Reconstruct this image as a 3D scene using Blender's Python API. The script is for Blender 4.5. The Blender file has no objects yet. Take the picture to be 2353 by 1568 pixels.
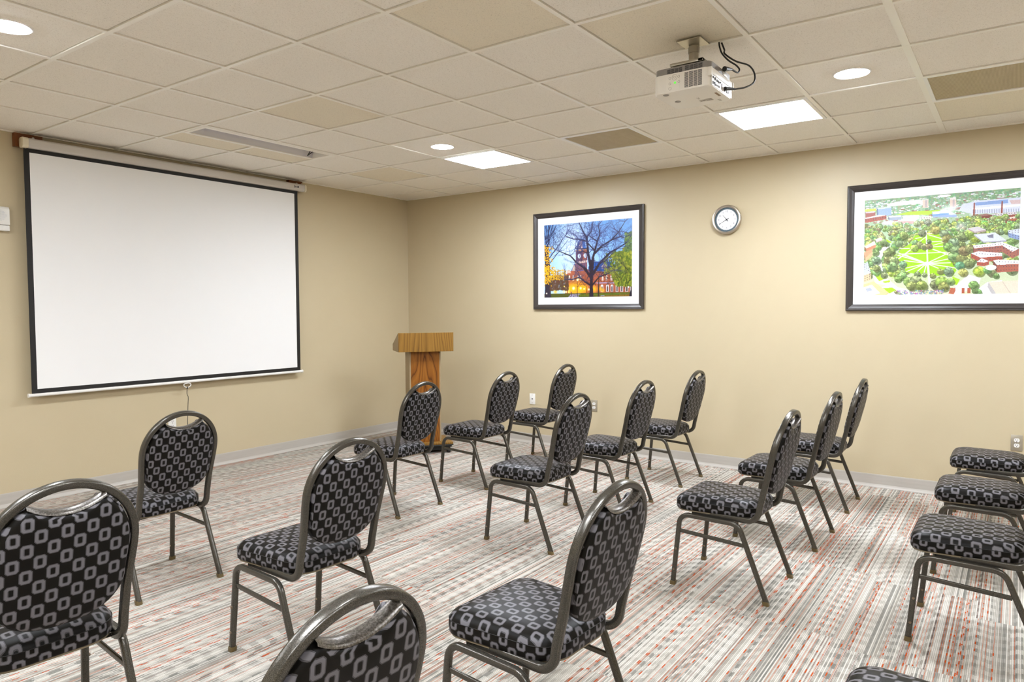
import bpy, bmesh, math, random
import numpy as np
from mathutils import Vector, Matrix
S = bpy.context.scene
COL = S.collection
PI = math.pi
H = 2.768            # ceiling height
T = 0.6096           # ceiling module
GX, GY = -4.0411, -3.7486   # a ceiling grid node

# ------------------------------------------------------------------ helpers
def link(name, me, mat=None, parent=None, smooth=False):
    o = bpy.data.objects.new(name, me); COL.objects.link(o)
    if mat is not None:
        for m in (mat if isinstance(mat, (list, tuple)) else [mat]): me.materials.append(m)
    if parent is not None: o.parent = parent
    if smooth:
        for p in me.polygons: p.use_smooth = True
    return o
def obj(name, bm, mat=None, parent=None, smooth=False, angle=None):
    me = bpy.data.meshes.new(name)
    bmesh.ops.recalc_face_normals(bm, faces=bm.faces)
    bm.to_mesh(me); bm.free()
    o = link(name, me, mat, parent, smooth or angle is not None)
    if angle is not None: me.set_sharp_from_angle(angle=math.radians(angle))
    return o
def thing(name, label, cat, loc=(0, 0, 0), rotz=0.0, group=None):
    o = bpy.data.objects.new(name, None); COL.objects.link(o)
    o.empty_display_size = .1
    o.location = loc; o.rotation_euler = (0, 0, rotz)
    o['label'] = label; o['category'] = cat
    if group: o['group'] = group
    return o
def tag(o, label, cat, group=None):
    o['label'] = label; o['category'] = cat
    if group: o['group'] = group
    return o
def struct(name, bm, mat, **k):
    o = obj(name, bm, mat, **k); o['kind'] = 'structure'; return o
def box(bm, x0, x1, y0, y1, z0, z1, bev=0.0, seg=2, mi=0):
    v = [bm.verts.new((x, y, z)) for x in (x0, x1) for y in (y0, y1) for z in (z0, z1)]
    fs = [bm.faces.new([v[i] for i in f]) for f in ((0, 1, 3, 2), (4, 6, 7, 5), (0, 4, 5, 1), (2, 3, 7, 6), (0, 2, 6, 4), (1, 5, 7, 3))]
    for f in fs: f.material_index = mi
    if bev:
        es = list({e for f in fs for e in f.edges})
        r = bmesh.ops.bevel(bm, geom=es, offset=bev, segments=seg, profile=.5, affect='EDGES')
        for f in r['faces']: f.material_index = mi
    return v
def prism(bm, pts, axis, a0, a1, bev=0.0, seg=2, mi=0):
    """extrude a 2D polygon along axis (0=x,1=y,2=z)"""
    def P(p, a):
        c = [0, 0, 0]; o = [i for i in range(3) if i != axis]
        c[o[0]], c[o[1]] = p; c[axis] = a; return c
    A = [bm.verts.new(P(p, a0)) for p in pts]; B = [bm.verts.new(P(p, a1)) for p in pts]
    n = len(pts)
    fs = [bm.faces.new(A), bm.faces.new(B[::-1])] + [bm.faces.new((A[i], B[i], B[(i+1) % n], A[(i+1) % n])) for i in range(n)]
    for f in fs: f.material_index = mi
    if bev:
        bmesh.ops.bevel(bm, geom=list({e for f in fs for e in f.edges}), offset=bev, segments=seg, profile=.5, affect='EDGES')
def cyl(bm, c, axis, r0, r1, h, n=24, cap=True):
    a = Vector(axis).normalized(); c = Vector(c)
    u = a.orthogonal().normalized(); w = a.cross(u)
    A = [bm.verts.new(c + (u*math.cos(2*PI*i/n) + w*math.sin(2*PI*i/n))*r0) for i in range(n)]
    B = [bm.verts.new(c + a*h + (u*math.cos(2*PI*i/n) + w*math.sin(2*PI*i/n))*r1) for i in range(n)]
    for i in range(n): bm.faces.new((A[i], A[(i+1) % n], B[(i+1) % n], B[i]))
    if cap: bm.faces.new(A[::-1]); bm.faces.new(B)
def lathe(bm, c, axis, prof, n=48, close=False):
    """prof: (radius, height along axis)"""
    a = Vector(axis).normalized(); c = Vector(c); u = a.orthogonal().normalized(); w = a.cross(u)
    R = []
    for r, h in prof:
        if r < 1e-6: R.append([bm.verts.new(c + a*h)])
        else: R.append([bm.verts.new(c + a*h + (u*math.cos(2*PI*i/n) + w*math.sin(2*PI*i/n))*r) for i in range(n)])
    for A, B in zip(R, R[1:]):
        for i in range(n):
            j = (i+1) % n
            if len(A) == 1 and len(B) == 1: continue
            if len(A) == 1: bm.faces.new((A[0], B[j], B[i]))
            elif len(B) == 1: bm.faces.new((A[i], A[j], B[0]))
            else: bm.faces.new((A[i], A[j], B[j], B[i]))
def rrect(w, h, r, n=3):
    p = []
    for cx, cy, a0 in ((w/2-r, h/2-r, 0), (-w/2+r, h/2-r, 90), (-w/2+r, -h/2+r, 180), (w/2-r, -h/2+r, 270)):
        for i in range(n+1):
            a = math.radians(a0 + 90*i/n); p.append((cx + r*math.cos(a), cy + r*math.sin(a)))
    return p
def sweep(bm, path, sec, N0, cap=True, closed=False):
    """sec in (N, B) axes, rotation minimising frames"""
    P = [Vector(p) for p in path]; n = len(P)
    Tn = []
    for i in range(n):
        if closed: d = P[(i+1) % n] - P[i-1]
        else: d = P[min(i+1, n-1)] - P[max(i-1, 0)]
        Tn.append(d.normalized())
    N = Vector(N0); N = (N - Tn[0]*N.dot(Tn[0])).normalized()
    rings = []
    for i in range(n):
        if i:
            v1 = P[i]-P[i-1]; c1 = v1.dot(v1)
            rl = N - v1*(2/c1*v1.dot(N)); tl = Tn[i-1] - v1*(2/c1*v1.dot(Tn[i-1]))
            v2 = Tn[i]-tl; c2 = v2.dot(v2)
            N = rl - v2*(2/c2*v2.dot(rl)) if c2 > 1e-12 else rl
        B = Tn[i].cross(N)
        rings.append([bm.verts.new(P[i] + N*a + B*b) for a, b in sec])
    m = len(sec)
    pr = list(zip(rings, rings[1:])) + ([(rings[-1], rings[0])] if closed else [])
    for A, B_ in pr:
        for i in range(m): bm.faces.new((A[i], A[(i+1) % m], B_[(i+1) % m], B_[i]))
    if cap and not closed: bm.faces.new(rings[0][::-1]); bm.faces.new(rings[-1])
def circ(r, n=10): return [(r*math.cos(2*PI*i/n), r*math.sin(2*PI*i/n)) for i in range(n)]
def fillet(pts, rad, n=6):
    out = [Vector(pts[0])]
    for i in range(1, len(pts)-1):
        p, a, b = Vector(pts[i]), Vector(pts[i-1]), Vector(pts[i+1])
        u, v = (a-p).normalized(), (b-p).normalized()
        ang = u.angle(v); r = rad[i-1] if isinstance(rad, (list, tuple)) else rad
        d = r/math.tan(ang/2); c = p + (u+v).normalized()*(r/math.sin(ang/2))
        s, e = p+u*d-c, p+v*d-c
        tot = s.angle(e); ax = s.cross(e).normalized()
        for k in range(n+1): out.append(c + Matrix.Rotation(tot*k/n, 3, ax) @ s)
    out.append(Vector(pts[-1])); return out
def spline(pts, n=12):
    P = [Vector(p) for p in pts]; P = [2*P[0]-P[1]] + P + [2*P[-1]-P[-2]]; o = []
    for i in range(1, len(P)-2):
        for k in range(n):
            t = k/n; a, b, c, d = P[i-1:i+3]
            o.append(.5*((2*b) + (c-a)*t + (2*a-5*b+4*c-d)*t*t + (3*b-a-3*c+d)*t**3))
    o.append(P[-2]); return o
def text_mesh(s, size, align='CENTER'):
    cu = bpy.data.curves.new('txt', 'FONT'); cu.body = s; cu.size = size; cu.align_x = align; cu.align_y = 'CENTER'
    o = bpy.data.objects.new('txt', cu); COL.objects.link(o)
    dg = bpy.context.evaluated_depsgraph_get()
    me = bpy.data.meshes.new_from_object(o.evaluated_get(dg))
    bm = bmesh.new(); bm.from_mesh(me)
    bpy.data.objects.remove(o); bpy.data.curves.remove(cu); bpy.data.meshes.remove(me)
    return bm
def add_text(bm, s, size, M, align='CENTER'):
    t = text_mesh(s, size, align); t.transform(M)
    me = bpy.data.meshes.new('t'); t.to_mesh(me); t.free(); bm.from_mesh(me); bpy.data.meshes.remove(me)

# ------------------------------------------------------------------ materials
class NT:
    def __init__(s, name):
        s.m = bpy.data.materials.new(name); s.m.use_nodes = True; s.t = s.m.node_tree; s.t.nodes.clear()
        s.out = s.n('ShaderNodeOutputMaterial'); s.b = s.n('ShaderNodeBsdfPrincipled')
        s.l(s.b.outputs[0], s.out.inputs[0])
    def n(s, ty, **k):
        nd = s.t.nodes.new(ty)
        for a, v in k.items(): setattr(nd, a, v)
        return nd
    def l(s, a, b): s.t.links.new(a, b)
    def put(s, sock, v):
        if hasattr(v, 'is_output'): s.l(v, sock)
        elif isinstance(v, (tuple, list)): sock.default_value = tuple(v) + ((1,) if len(v) == 3 and len(sock.default_value) == 4 else ())
        else: sock.default_value = v
    def set(s, **k):
        for a, v in k.items(): s.put(s.b.inputs[a.replace('_', ' ')], v)
        return s
    def m_(s, op, a, b=None, c=None, clamp=False):
        nd = s.n('ShaderNodeMath', operation=op, use_clamp=clamp)
        for i, v in enumerate((a, b, c)):
            if v is not None: s.put(nd.inputs[i], v)
        return nd.outputs[0]
    def mix(s, f, a, b):
        nd = s.n('ShaderNodeMix', data_type='RGBA')
        s.put(nd.inputs[0], f); s.put(nd.inputs[6], a); s.put(nd.inputs[7], b); return nd.outputs[2]
    def noise(s, vec, scale, detail=2.0, rough=.5, dim='3D', dist=0.0):
        nd = s.n('ShaderNodeTexNoise', noise_dimensions=dim)
        if vec is not None: s.l(vec, nd.inputs['Vector' if dim != '1D' else 'W'])
        nd.inputs['Scale'].default_value = scale; nd.inputs['Detail'].default_value = detail
        nd.inputs['Roughness'].default_value = rough; nd.inputs['Distortion'].default_value = dist
        return nd.outputs['Fac']
    def white(s, x, y=0.0, z=0.0):
        c = s.n('ShaderNodeCombineXYZ'); s.put(c.inputs[0], x); s.put(c.inputs[1], y); s.put(c.inputs[2], z)
        w = s.n('ShaderNodeTexWhiteNoise', noise_dimensions='3D'); s.l(c.outputs[0], w.inputs['Vector']); return w.outputs['Value']
    def ramp(s, f, stops, interp='LINEAR'):
        nd = s.n('ShaderNodeValToRGB'); s.put(nd.inputs[0], f); cr = nd.color_ramp; cr.interpolation = interp
        while len(cr.elements) < len(stops): cr.elements.new(.5)
        for e, (p, c) in zip(cr.elements, stops): e.position = p; e.color = tuple(c) + (1,)
        return nd.outputs[0]
    def bump(s, h, strength, dist):
        nd = s.n('ShaderNodeBump'); nd.inputs['Strength'].default_value = strength; nd.inputs['Distance'].default_value = dist
        s.l(h, nd.inputs['Height']); s.l(nd.outputs[0], s.b.inputs['Normal'])
    def coord(s, which='Object'): return s.n('ShaderNodeTexCoord').outputs[which]
    def pos(s): return s.n('ShaderNodeNewGeometry').outputs['Position']
    def sep(s, v):
        nd = s.n('ShaderNodeSeparateXYZ'); s.l(v, nd.inputs[0]); return nd.outputs
    def scale(s, v, k):
        nd = s.n('ShaderNodeVectorMath', operation='MULTIPLY'); s.l(v, nd.inputs[0]); nd.inputs[1].default_value = k; return nd.outputs[0]
def simple(name, col, rough=.5, metal=0.0, spec=.5, emit=None, est=0.0):
    t = NT(name); t.set(Base_Color=col, Roughness=rough, Metallic=metal, Specular_IOR_Level=spec)
    if emit: t.set(Emission_Color=emit, Emission_Strength=est)
    return t.m

def mat_wall(name='wall_paint'):
    t = NT(name); p = t.pos()
    n = t.noise(p, 3.0, 3)
    t.set(Base_Color=t.mix(n, (.530, .443, .290), (.555, .467, .310)), Roughness=.42, Specular_IOR_Level=.35)
    t.bump(t.noise(p, 140, 2, .6), .10, .004); return t.m
def mat_tile(name, c0, c1):
    t = NT(name); p = t.pos()
    f = t.noise(t.scale(p, (1, 1, 0)), 190, 3, .7, dist=1.6)
    g = t.noise(t.scale(p, (1, 1, 0)), 2.2, 2)
    base = t.mix(g, c0, c1)
    dk = t.ramp(f, ((.34, (1, 1, 1)), (.45, (0, 0, 0))))
    t.set(Base_Color=t.mix(t.m_('MULTIPLY', dk, .48), base, (.30, .245, .165)), Roughness=.9, Specular_IOR_Level=.1)
    t.bump(f, .35, .004); return t.m
def mat_carpet():
    t = NT('carpet'); x, y, _ = t.sep(t.pos())
    P = .092; p = .0066
    ry = t.m_('DIVIDE', y, p); row = t.m_('FLOOR', ry); fy = t.m_('FRACT', ry)
    # planks, then bundles of rows inside a plank that share one phase
    pr = t.m_('FLOOR', t.m_('DIVIDE', y, .457)); px = t.m_('FLOOR', t.m_('ADD', t.m_('DIVIDE', x, .914), t.white(pr, 3.1)))
    by = t.m_('ADD', t.m_('DIVIDE', row, 10.0), t.m_('MULTIPLY', t.white(t.m_('FLOOR', t.m_('DIVIDE', row, 5.0)), 1.9), .45))
    blk = t.m_('FLOOR', by)
    ph = t.white(blk, px, 1.7)
    slant = t.m_('MULTIPLY', t.m_('SUBTRACT', t.white(blk, px, 5.5), .3), 1.4)
    wob = t.m_('MULTIPLY', t.m_('SUBTRACT', t.white(row, 9.3), .5), .16)
    per = t.m_('ADD', .072, t.m_('MULTIPLY', t.white(blk, px, 6.6), .038))
    u = t.m_('ADD', t.m_('ADD', t.m_('DIVIDE', x, per), ph), t.m_('ADD', wob, t.m_('MULTIPLY', slant, t.m_('FRACT', by))))
    cell = t.m_('FLOOR', u); fu = t.m_('FRACT', u)
    stub = t.m_('LESS_THAN', fu, .5)
    inten = t.m_('MULTIPLY', t.m_('POWER', t.white(blk, px, 8.8), .8), t.m_('ADD', .22, t.m_('MULTIPLY', t.white(row, cell, 2.2), .62)))
    r1 = t.white(row, px, 0.3)
    base = t.ramp(r1, ((0, (.70, .675, .63)), (.20, (.47, .45, .41)), (.38, (.27, .265, .245)), (.52, (.58, .55, .50)), (.72, (.19, .19, .18)), (.80, (.36, .335, .30)), (.93, (.66, .63, .59))), 'CONSTANT')
    # broad tone drift between planks
    c = t.mix(t.m_('MULTIPLY', stub, inten), base, (.765, .74, .695))
    c = t.mix(t.m_('MULTIPLY', t.m_('MULTIPLY', t.m_('SUBTRACT', 1.0, stub), inten), .36), c, (.31, .312, .298))
    gr = t.noise(t.scale(t.pos(), (240, 420, 0)), 1.0, 1)
    c = t.mix(t.m_('MULTIPLY', t.m_('SUBTRACT', gr, .42, clamp=True), 1.0), c, (.28, .275, .26))
    groove = t.m_('ABSOLUTE', t.m_('SUBTRACT', fy, .5))
    gm = t.m_('GREATER_THAN', groove, .37)
    c = t.mix(t.m_('MULTIPLY', gm, .55), c, (.15, .145, .135))
    # red yarns: a hairline all along the row, fat dashes on it
    r2 = t.white(row, px, 4.4); red = t.m_('LESS_THAN', r2, .24)
    line = t.m_('LESS_THAN', t.m_('ABSOLUTE', t.m_('SUBTRACT', fy, .5)), .17)
    tone = t.ramp(t.white(row, px, 3.3), ((0, (.46, .085, .008)), (.52, (.42, .12, .035)), (.80, (.12, .025, .018))), 'CONSTANT')
    c = t.mix(t.m_('MULTIPLY', t.m_('MULTIPLY', red, line), .85), c, tone)
    fd = t.m_('FRACT', t.m_('ADD', u, t.m_('MULTIPLY', t.white(row, px, 7.2), .5)))
    on = t.m_('LESS_THAN', t.white(row, cell, 6.1), .66)
    dash = t.m_('MULTIPLY', t.m_('LESS_THAN', fd, .34), on)
    dash = t.m_('MULTIPLY', dash, t.m_('LESS_THAN', r2, .110))
    wide = t.m_('SUBTRACT', 1.0, t.m_('GREATER_THAN', groove, .36))
    c = t.mix(t.m_('MULTIPLY', t.m_('MULTIPLY', dash, wide), .95), c, (.50, .070, .004))
    c = t.scale(c, (.865, .838, .79))
    t.set(Base_Color=c, Roughness=.95, Specular_IOR_Level=.05)
    t.bump(t.m_('SUBTRACT', 1.0, t.m_('MULTIPLY', groove, groove)), .22, .004)
    return t.m
def mat_fabric():
    t = NT('patterned_vinyl'); u, v, _ = t.sep(t.coord('UV'))
    sx, sy = .065, .0735
    w, h, c, wi, hi, ci = .0166, .0202, .0066, .0052, .0088, .0016
    def lat(ox, oy):
        a = t.m_('ABSOLUTE', t.m_('MULTIPLY', t.m_('SUBTRACT', t.m_('FRACT', t.m_('ADD', t.m_('DIVIDE', u, sx), ox)), .5), sx))
        b = t.m_('ABSOLUTE', t.m_('MULTIPLY', t.m_('SUBTRACT', t.m_('FRACT', t.m_('ADD', t.m_('DIVIDE', v, sy), oy)), .5), sy))
        def octa(w, h, c):
            d = t.m_('MAXIMUM', t.m_('SUBTRACT', a, w), t.m_('SUBTRACT', b, h))
            e = t.m_('MULTIPLY', t.m_('SUBTRACT', t.m_('ADD', a, b), w+h-c), .7071)
            return t.m_('MAXIMUM', d, e)
        return octa(w, h, c), octa(wi, hi, ci)
    o1, i1 = lat(0, 0); o2, i2 = lat(.5, .5)
    near = t.m_('LESS_THAN', o1, o2)
    def pick(a, b): return t.m_('ADD', t.m_('MULTIPLY', near, a), t.m_('MULTIPLY', t.m_('SUBTRACT', 1.0, near), b))
    o, i = pick(o1, o2), pick(i1, i2)
    d = t.m_('MAXIMUM', o, t.m_('MULTIPLY', i, -1.0))      # ring distance, <0 inside
    def below(x, e): return t.m_('LESS_THAN', x, e)
    ring = below(d, 0.0); core = below(d, -.0022); line = t.m_('SUBTRACT', below(d, -.0018), core)
    black = (.0085, .0074, .0060)
    c = t.mix(ring, black, (.072, .068, .070)); c = t.mix(core, c, (.150, .142, .150)); c = t.mix(line, c, (.06, .057, .06))
    g = t.noise(t.coord('UV'), 900, 2)
    t.set(Base_Color=c, Roughness=.42, Specular_IOR_Level=.15)
    t.bump(g, .10, .0008)
    return t.m
def mat_hammer():
    t = NT('hammertone_metal'); p = t.coord('Object')
    n = t.noise(p, 620, 2, .6); f = t.ramp(n, ((.38, (.058, .053, .044)), (.66, (.140, .129, .108))))
    t.set(Base_Color=f, Roughness=.24, Metallic=.60, Specular_IOR_Level=.5); t.bump(n, .22, .0007); return t.m
def mat_wood(name, dark, mid, light, sc=1.0, cath=1.0):
    t = NT(name); p = t.coord('Object'); x, y, z = t.sep(p)
    nz = t.noise(t.scale(p, (3.2, 3.2, .55)), 1.6*sc, 2)
    # cathedral rings: distance from a tilted axis
    r = t.m_('ADD', t.m_('POWER', t.m_('ABSOLUTE', t.m_('MULTIPLY', x, 9.0*sc)), 1.4), t.m_('MULTIPLY', z, 2.2*cath))
    r = t.m_('ADD', r, t.m_('MULTIPLY', nz, 3.2))
    band = t.m_('FRACT', t.m_('MULTIPLY', r, 2.4))
    fine = t.noise(t.scale(p, (1, 1, .03)), 170, 2, .6)
    c = t.ramp(band, ((0, dark), (.12, mid), (.6, light), (.93, mid), (1, dark)))
    c = t.mix(t.m_('MULTIPLY', fine, .55), c, dark)
    t.set(Base_Color=c, Roughness=.38, Specular_IOR_Level=.4); return t.m
def mat_vcol(name, rough=.25):
    t = NT(name); a = t.n('ShaderNodeAttribute', attribute_name='Col')
    t.set(Base_Color=a.outputs['Color'], Roughness=rough, Specular_IOR_Level=.3); return t.m
def mat_glass():
    t = NT('picture_glazing'); t.t.nodes.remove(t.b)
    tr = t.n('ShaderNodeBsdfTransparent'); gl = t.n('ShaderNodeBsdfGlossy'); gl.inputs['Roughness'].default_value = .06
    fr = t.n('ShaderNodeFresnel'); fr.inputs['IOR'].default_value = 1.35
    mx = t.n('ShaderNodeMixShader'); t.l(t.m_('MULTIPLY', fr.outputs[0], .22), mx.inputs[0]); t.l(tr.outputs[0], mx.inputs[1]); t.l(gl.outputs[0], mx.inputs[2])
    t.l(mx.outputs[0], t.out.inputs[0]); return t.m
def mat_vent():
    t = NT('perforated_steel'); p = t.pos(); x, y, _ = t.sep(p)
    fx = t.m_('SUBTRACT', t.m_('FRACT', t.m_('MULTIPLY', x, 160)), .5); fy = t.m_('SUBTRACT', t.m_('FRACT', t.m_('MULTIPLY', y, 160)), .5)
    d = t.m_('ADD', t.m_('MULTIPLY', fx, fx), t.m_('MULTIPLY', fy, fy))
    hole = t.m_('LESS_THAN', d, .10)
    st = t.noise(t.scale(p, (3, 9, 0)), 2.2, 4, .6, dist=1.0)
    c = t.mix(st, (.44, .35, .20), (.58, .49, .32))
    t.set(Base_Color=t.mix(t.m_('MULTIPLY', hole, .45), c, (.08, .055, .03)), Roughness=.6); return t.m

def mat_base():
    t = NT('vinyl_base'); p = t.pos()
    n = t.noise(t.scale(p, (2.0, 2.0, 30)), 2.0, 3)
    t.set(Base_Color=t.mix(n, (.42, .385, .335), (.49, .455, .405)), Roughness=.45); return t.m

M_wall = mat_wall(); M_carpet = mat_carpet(); M_fab = mat_fabric(); M_ham = mat_hammer()
M_tile = mat_tile('ceiling_tile', (.90, .85, .765), (.92, .87, .785)); M_tile2 = mat_tile('ceiling_tile_aged', (.83, .755, .61), (.86, .785, .64))
M_grid = simple('grid_enamel', (.90, .86, .77), .4)
M_base = mat_base(); M_white = simple('white_plastic', (.80, .78, .73), .35); M_black = simple('black_matte', (.012, .011, .010), .55)
M_cap = simple('amber_glide', (.125, .088, .036), .4); M_board = simple('seat_board', (.20, .16, .10), .6); M_rivet = simple('rivet', (.22, .17, .12), .4, .7)
M_screen = simple('screen_fabric', (.84, .83, .81), .8, spec=.1); M_case = simple('screen_case', (.60, .56, .51), .35); M_cream = simple('cream_plastic', (.74, .66, .50), .45)
M_brown = mat_wood('stained_block', (.10, .03, .008), (.18, .06, .015), (.25, .09, .025), 2.0)
M_cord = simple('black_cord', (.02, .02, .018), .5)
M_emit = simple('troffer_lens', (.9, .9, .9), .5, emit=(.935, 1, 1.11), est=14.5)
M_down = simple('downlight_lens', (.9, .9, .9), .5, emit=(.935, 1, 1.09), est=94.0)
M_lip = simple('fixture_white', (.86, .84, .80), .35)
M_frame = simple('frame_black', (.045, .038, .034), .32); M_mat = simple('mat_board', (.95, .94, .94), .8); M_glass = mat_glass()
M_steel = simple('brushed_steel', (.50, .45, .38), .32, .9); M_dial = simple('dial_white', (.86, .87, .90), .4); M_teal = simple('minute_track', (.075, .115, .14), .5)
M_ink = simple('dial_ink', (.10, .09, .10), .5); M_hand = simple('clock_hand', (.02, .02, .02), .4); M_grey = simple('pale_grey_print', (.62, .62, .64), .6)
M_plate = simple('steel_plate', (.46, .41, .32), .38, .6); M_recept = simple('receptacle', (.80, .78, .74), .35); M_slot = simple('slot_black', (.03, .03, .03), .6)
M_projw = simple('projector_white', (.82, .78, .70), .42); M_projg = simple('projector_grey', (.27, .25, .23), .45); M_alu = simple('galvanised', (.46, .43, .37), .28, .9)
M_panel = simple('port_panel', (.88, .87, .85), .4); M_vent = mat_vent(); M_pl = simple('print_on_plastic', (.30, .265, .21), .6)
M_refl = simple('reflector_grey', (.62, .60, .62), .3, .35)
M_oak = mat_wood('lectern_oak', (.11, .052, .009), (.225, .112, .019), (.295, .155, .030), 1.0, .35)
M_walnut = mat_wood('lectern_walnut', (.075, .022, .003), (.235, .083, .010), (.33, .13, .018), 1.0, 1.0)
M_edge = simple('tan_edge', (.29, .215, .12), .5); M_rub = simple('black_rubber', (.02, .02, .018), .6)

# ------------------------------------------------------------------ the room
XL, YB = -8.6, -9.4
def quad(bm, pts, mi=0):
    f = bm.faces.new([bm.verts.new(p) for p in pts]); f.material_index = mi; return f
bm = bmesh.new(); box(bm, XL-.1, .1, YB-.1, .1, -.1, 0); struct('floor', bm, M_carpet)
for nm, a in (('wall_back', (XL-.1, .1, 0, .1)), ('wall_right', (0, .1, YB, 0)), ('wall_left', (XL-.1, XL, YB, 0)), ('wall_front', (XL-.1, .1, YB-.1, YB))):
    bm = bmesh.new(); box(bm, *a, 0, H+.12); struct(nm, bm, M_wall)
# tiles
special = {}
def node(i, j): return GX + i*T, GY + j*T
skip = {(4, 2), (4, -2), (4, 0), (4, -4), (-4, 2), (-4, -2), (4, -6), (-4, -6), (0, -6), (-4, -9)}
aged = {(0, -1), (1, -2), (1, 2), (4, 4), (1, 4), (2, 4), (3, -5), (5, -4)}
bm = bmesh.new(); zt = H + .007
xs = [XL] + [GX+i*T for i in range(-7, 7)] + [0.0]; ys = [YB] + [GY+j*T for j in range(-9, 6)] + [0.0]
for a in range(len(xs)-1):
    for b in range(len(ys)-1):
        i, j = a-8, b-10
        x0, x1, y0, y1 = xs[a], xs[a+1], ys[b], ys[b+1]
        if (i, j) in skip: continue
        if j == 4 and i in (1, 2): y0 = GY + 4*T + .302
        g = .0160
        box(bm, x0+g, x1-g, y0+g, y1-g, zt, zt+.015, mi=1 if (i, j) in aged else 0)
struct('ceiling', bm, [M_tile, M_tile2])
bm = bmesh.new(); box(bm, XL, 0, YB, 0, H+.10, H+.14); struct('ceiling.001', bm, M_tile)
bm = bmesh.new()
for k, i in enumerate(range(-7, 7)):
    x = GX+i*T
    for ya, yb in (((YB, GY+4*T+.012), (GY+4*T+.312, 0)) if i == 2 else ((YB, 0),)): box(bm, x-.012, x+.012, ya, yb, H, H+.02)
for j in range(-9, 6):
    y = GY+j*T; w = .018 if j == -3 else .012
    for a in range(len(xs)-1): box(bm, xs[a]+.012, xs[a+1]-.012, y-w, y+w, H+.0004, H+.02)
box(bm, XL, 0, -.02, 0, H-.0006, H+.02); box(bm, -.02, 0, YB, -.0205, H-.0006, H+.02)
box(bm, GX+T, GX+3*T, GY+4*T+.296, GY+4*T+.312, H+.0002, H+.02)
struct('trim_1', bm, M_grid)
# vinyl base
prof = [(0, 0), (.016, 0), (.0155, .004), (.0085, .016), (.0045, .026), (.0035, .096), (.0022, .1045), (0, .105)]
bm = bmesh.new(); prism(bm, [(-p[0], p[1]) for p in prof], 0, XL, -.0005); struct('baseboard_back', bm, M_base)
bm = bmesh.new(); prism(bm, [(-p[0], p[1]) for p in prof], 1, YB, -.0165); struct('baseboard_right', bm, M_base)

# ------------------------------------------------------------------ ceiling fixtures
def troffer(i, j, label):
    x, y = node(i+.5, j+.5); t = thing('troffer_light', label, 'ceiling light', (x, y, H), group='square troffer lights')
    h = T/2 - .0125
    bm = bmesh.new()
    for a in ((-h, h, -h, -h+.022), (-h, h, h-.022, h), (-h, -h+.022, -h+.022, h-.022), (h-.022, h, -h+.022, h-.022)): box(bm, *a, -.005, .05)
    box(bm, -h, h, -h, h, .0502, .053)
    obj('frame', bm, M_lip, t)
    bm = bmesh.new(); k = h-.022; box(bm, -k, k, -k, k, -.002, .006); obj('diffuser', bm, M_emit, t)
troffer(4, 2, 'bright square ceiling light nearer the room corner, beside the small round light')
troffer(4, -2, 'bright square ceiling light just beyond the ceiling projector')
for i, j, s in ((-4, 2, 'a'), (-4, -2, 'b'), (4, -6, 'c'), (-4, -6, 'd')):  # unseen troffers on an assumed grid, put in because the room needs light
    troffer(i, j, {'a': 'unseen square ceiling light added for room light, left of frame near the screen wall', 'b': 'unseen square ceiling light added for room light, over the left rear of the room', 'c': 'square ceiling light out of frame along the picture wall', 'd': 'unseen square ceiling light added for room light, at the back of the room'}[s])
def downlight(i, j, label):
    x, y = node(i+.5, j+.5); t = thing('recessed_downlight', label, 'ceiling light', (x, y, H+.008), group='round recessed downlights')
    bm = bmesh.new(); lathe(bm, (0, 0, 0), (0, 0, -1), [(.100, -.002), (.100, .003), (.092, .007), (.080, .004), (.078, -.002)], 40); obj('trim_ring', bm, M_lip, t, angle=40)
    bm = bmesh.new(); lathe(bm, (0, 0, 0), (0, 0, -1), [(.078, -.002), (.0785, .007), (.070, .0095), (0, .0105)], 40); obj('lens', bm, M_down, t, angle=40)
downlight(3, -3, 'small round lit downlight right of the ceiling projector')
downlight(3, 2, 'small round lit downlight left of the square light near the room corner')
downlight(-2, 2, 'small round lit downlight cut by the left edge of the photo')
downlight(-2, -3, 'round lit downlight above the camera, out of frame')
downlight(3, -7, 'unseen round downlight added for room light, behind the right edge')  # this and the next three are unseen, added to brighten the room
downlight(-6, -3, 'unseen round downlight added for room light, at the rear left')
downlight(-2, -7, 'unseen round downlight added for room light, at the back of the room')
downlight(-6, 2, 'unseen round downlight added for room light, left of the screen')
def vent(i, j, label):
    x, y = node(i+.5, j+.5); t = thing('ceiling_vent', label, 'vent', (x, y, H), group='perforated return vents'); h = T/2-.0125
    bm = bmesh.new()
    for a in ((-h, h, -h, -h+.02), (-h, h, h-.02, h), (-h, -h+.02, -h+.02, h-.02), (h-.02, h, -h+.02, h-.02)): box(bm, *a, .0, .03)
    obj('frame', bm, M_lip, t)
    bm = bmesh.new(); k = h-.02; box(bm, -k, k, -k, k, .006, .010); obj('perforated_panel', bm, M_vent, t)
vent(4, 0, 'brown perforated ceiling vent between the two square lights')
vent(4, -4, 'brown perforated ceiling vent at the right edge, above the aerial picture')
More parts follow.
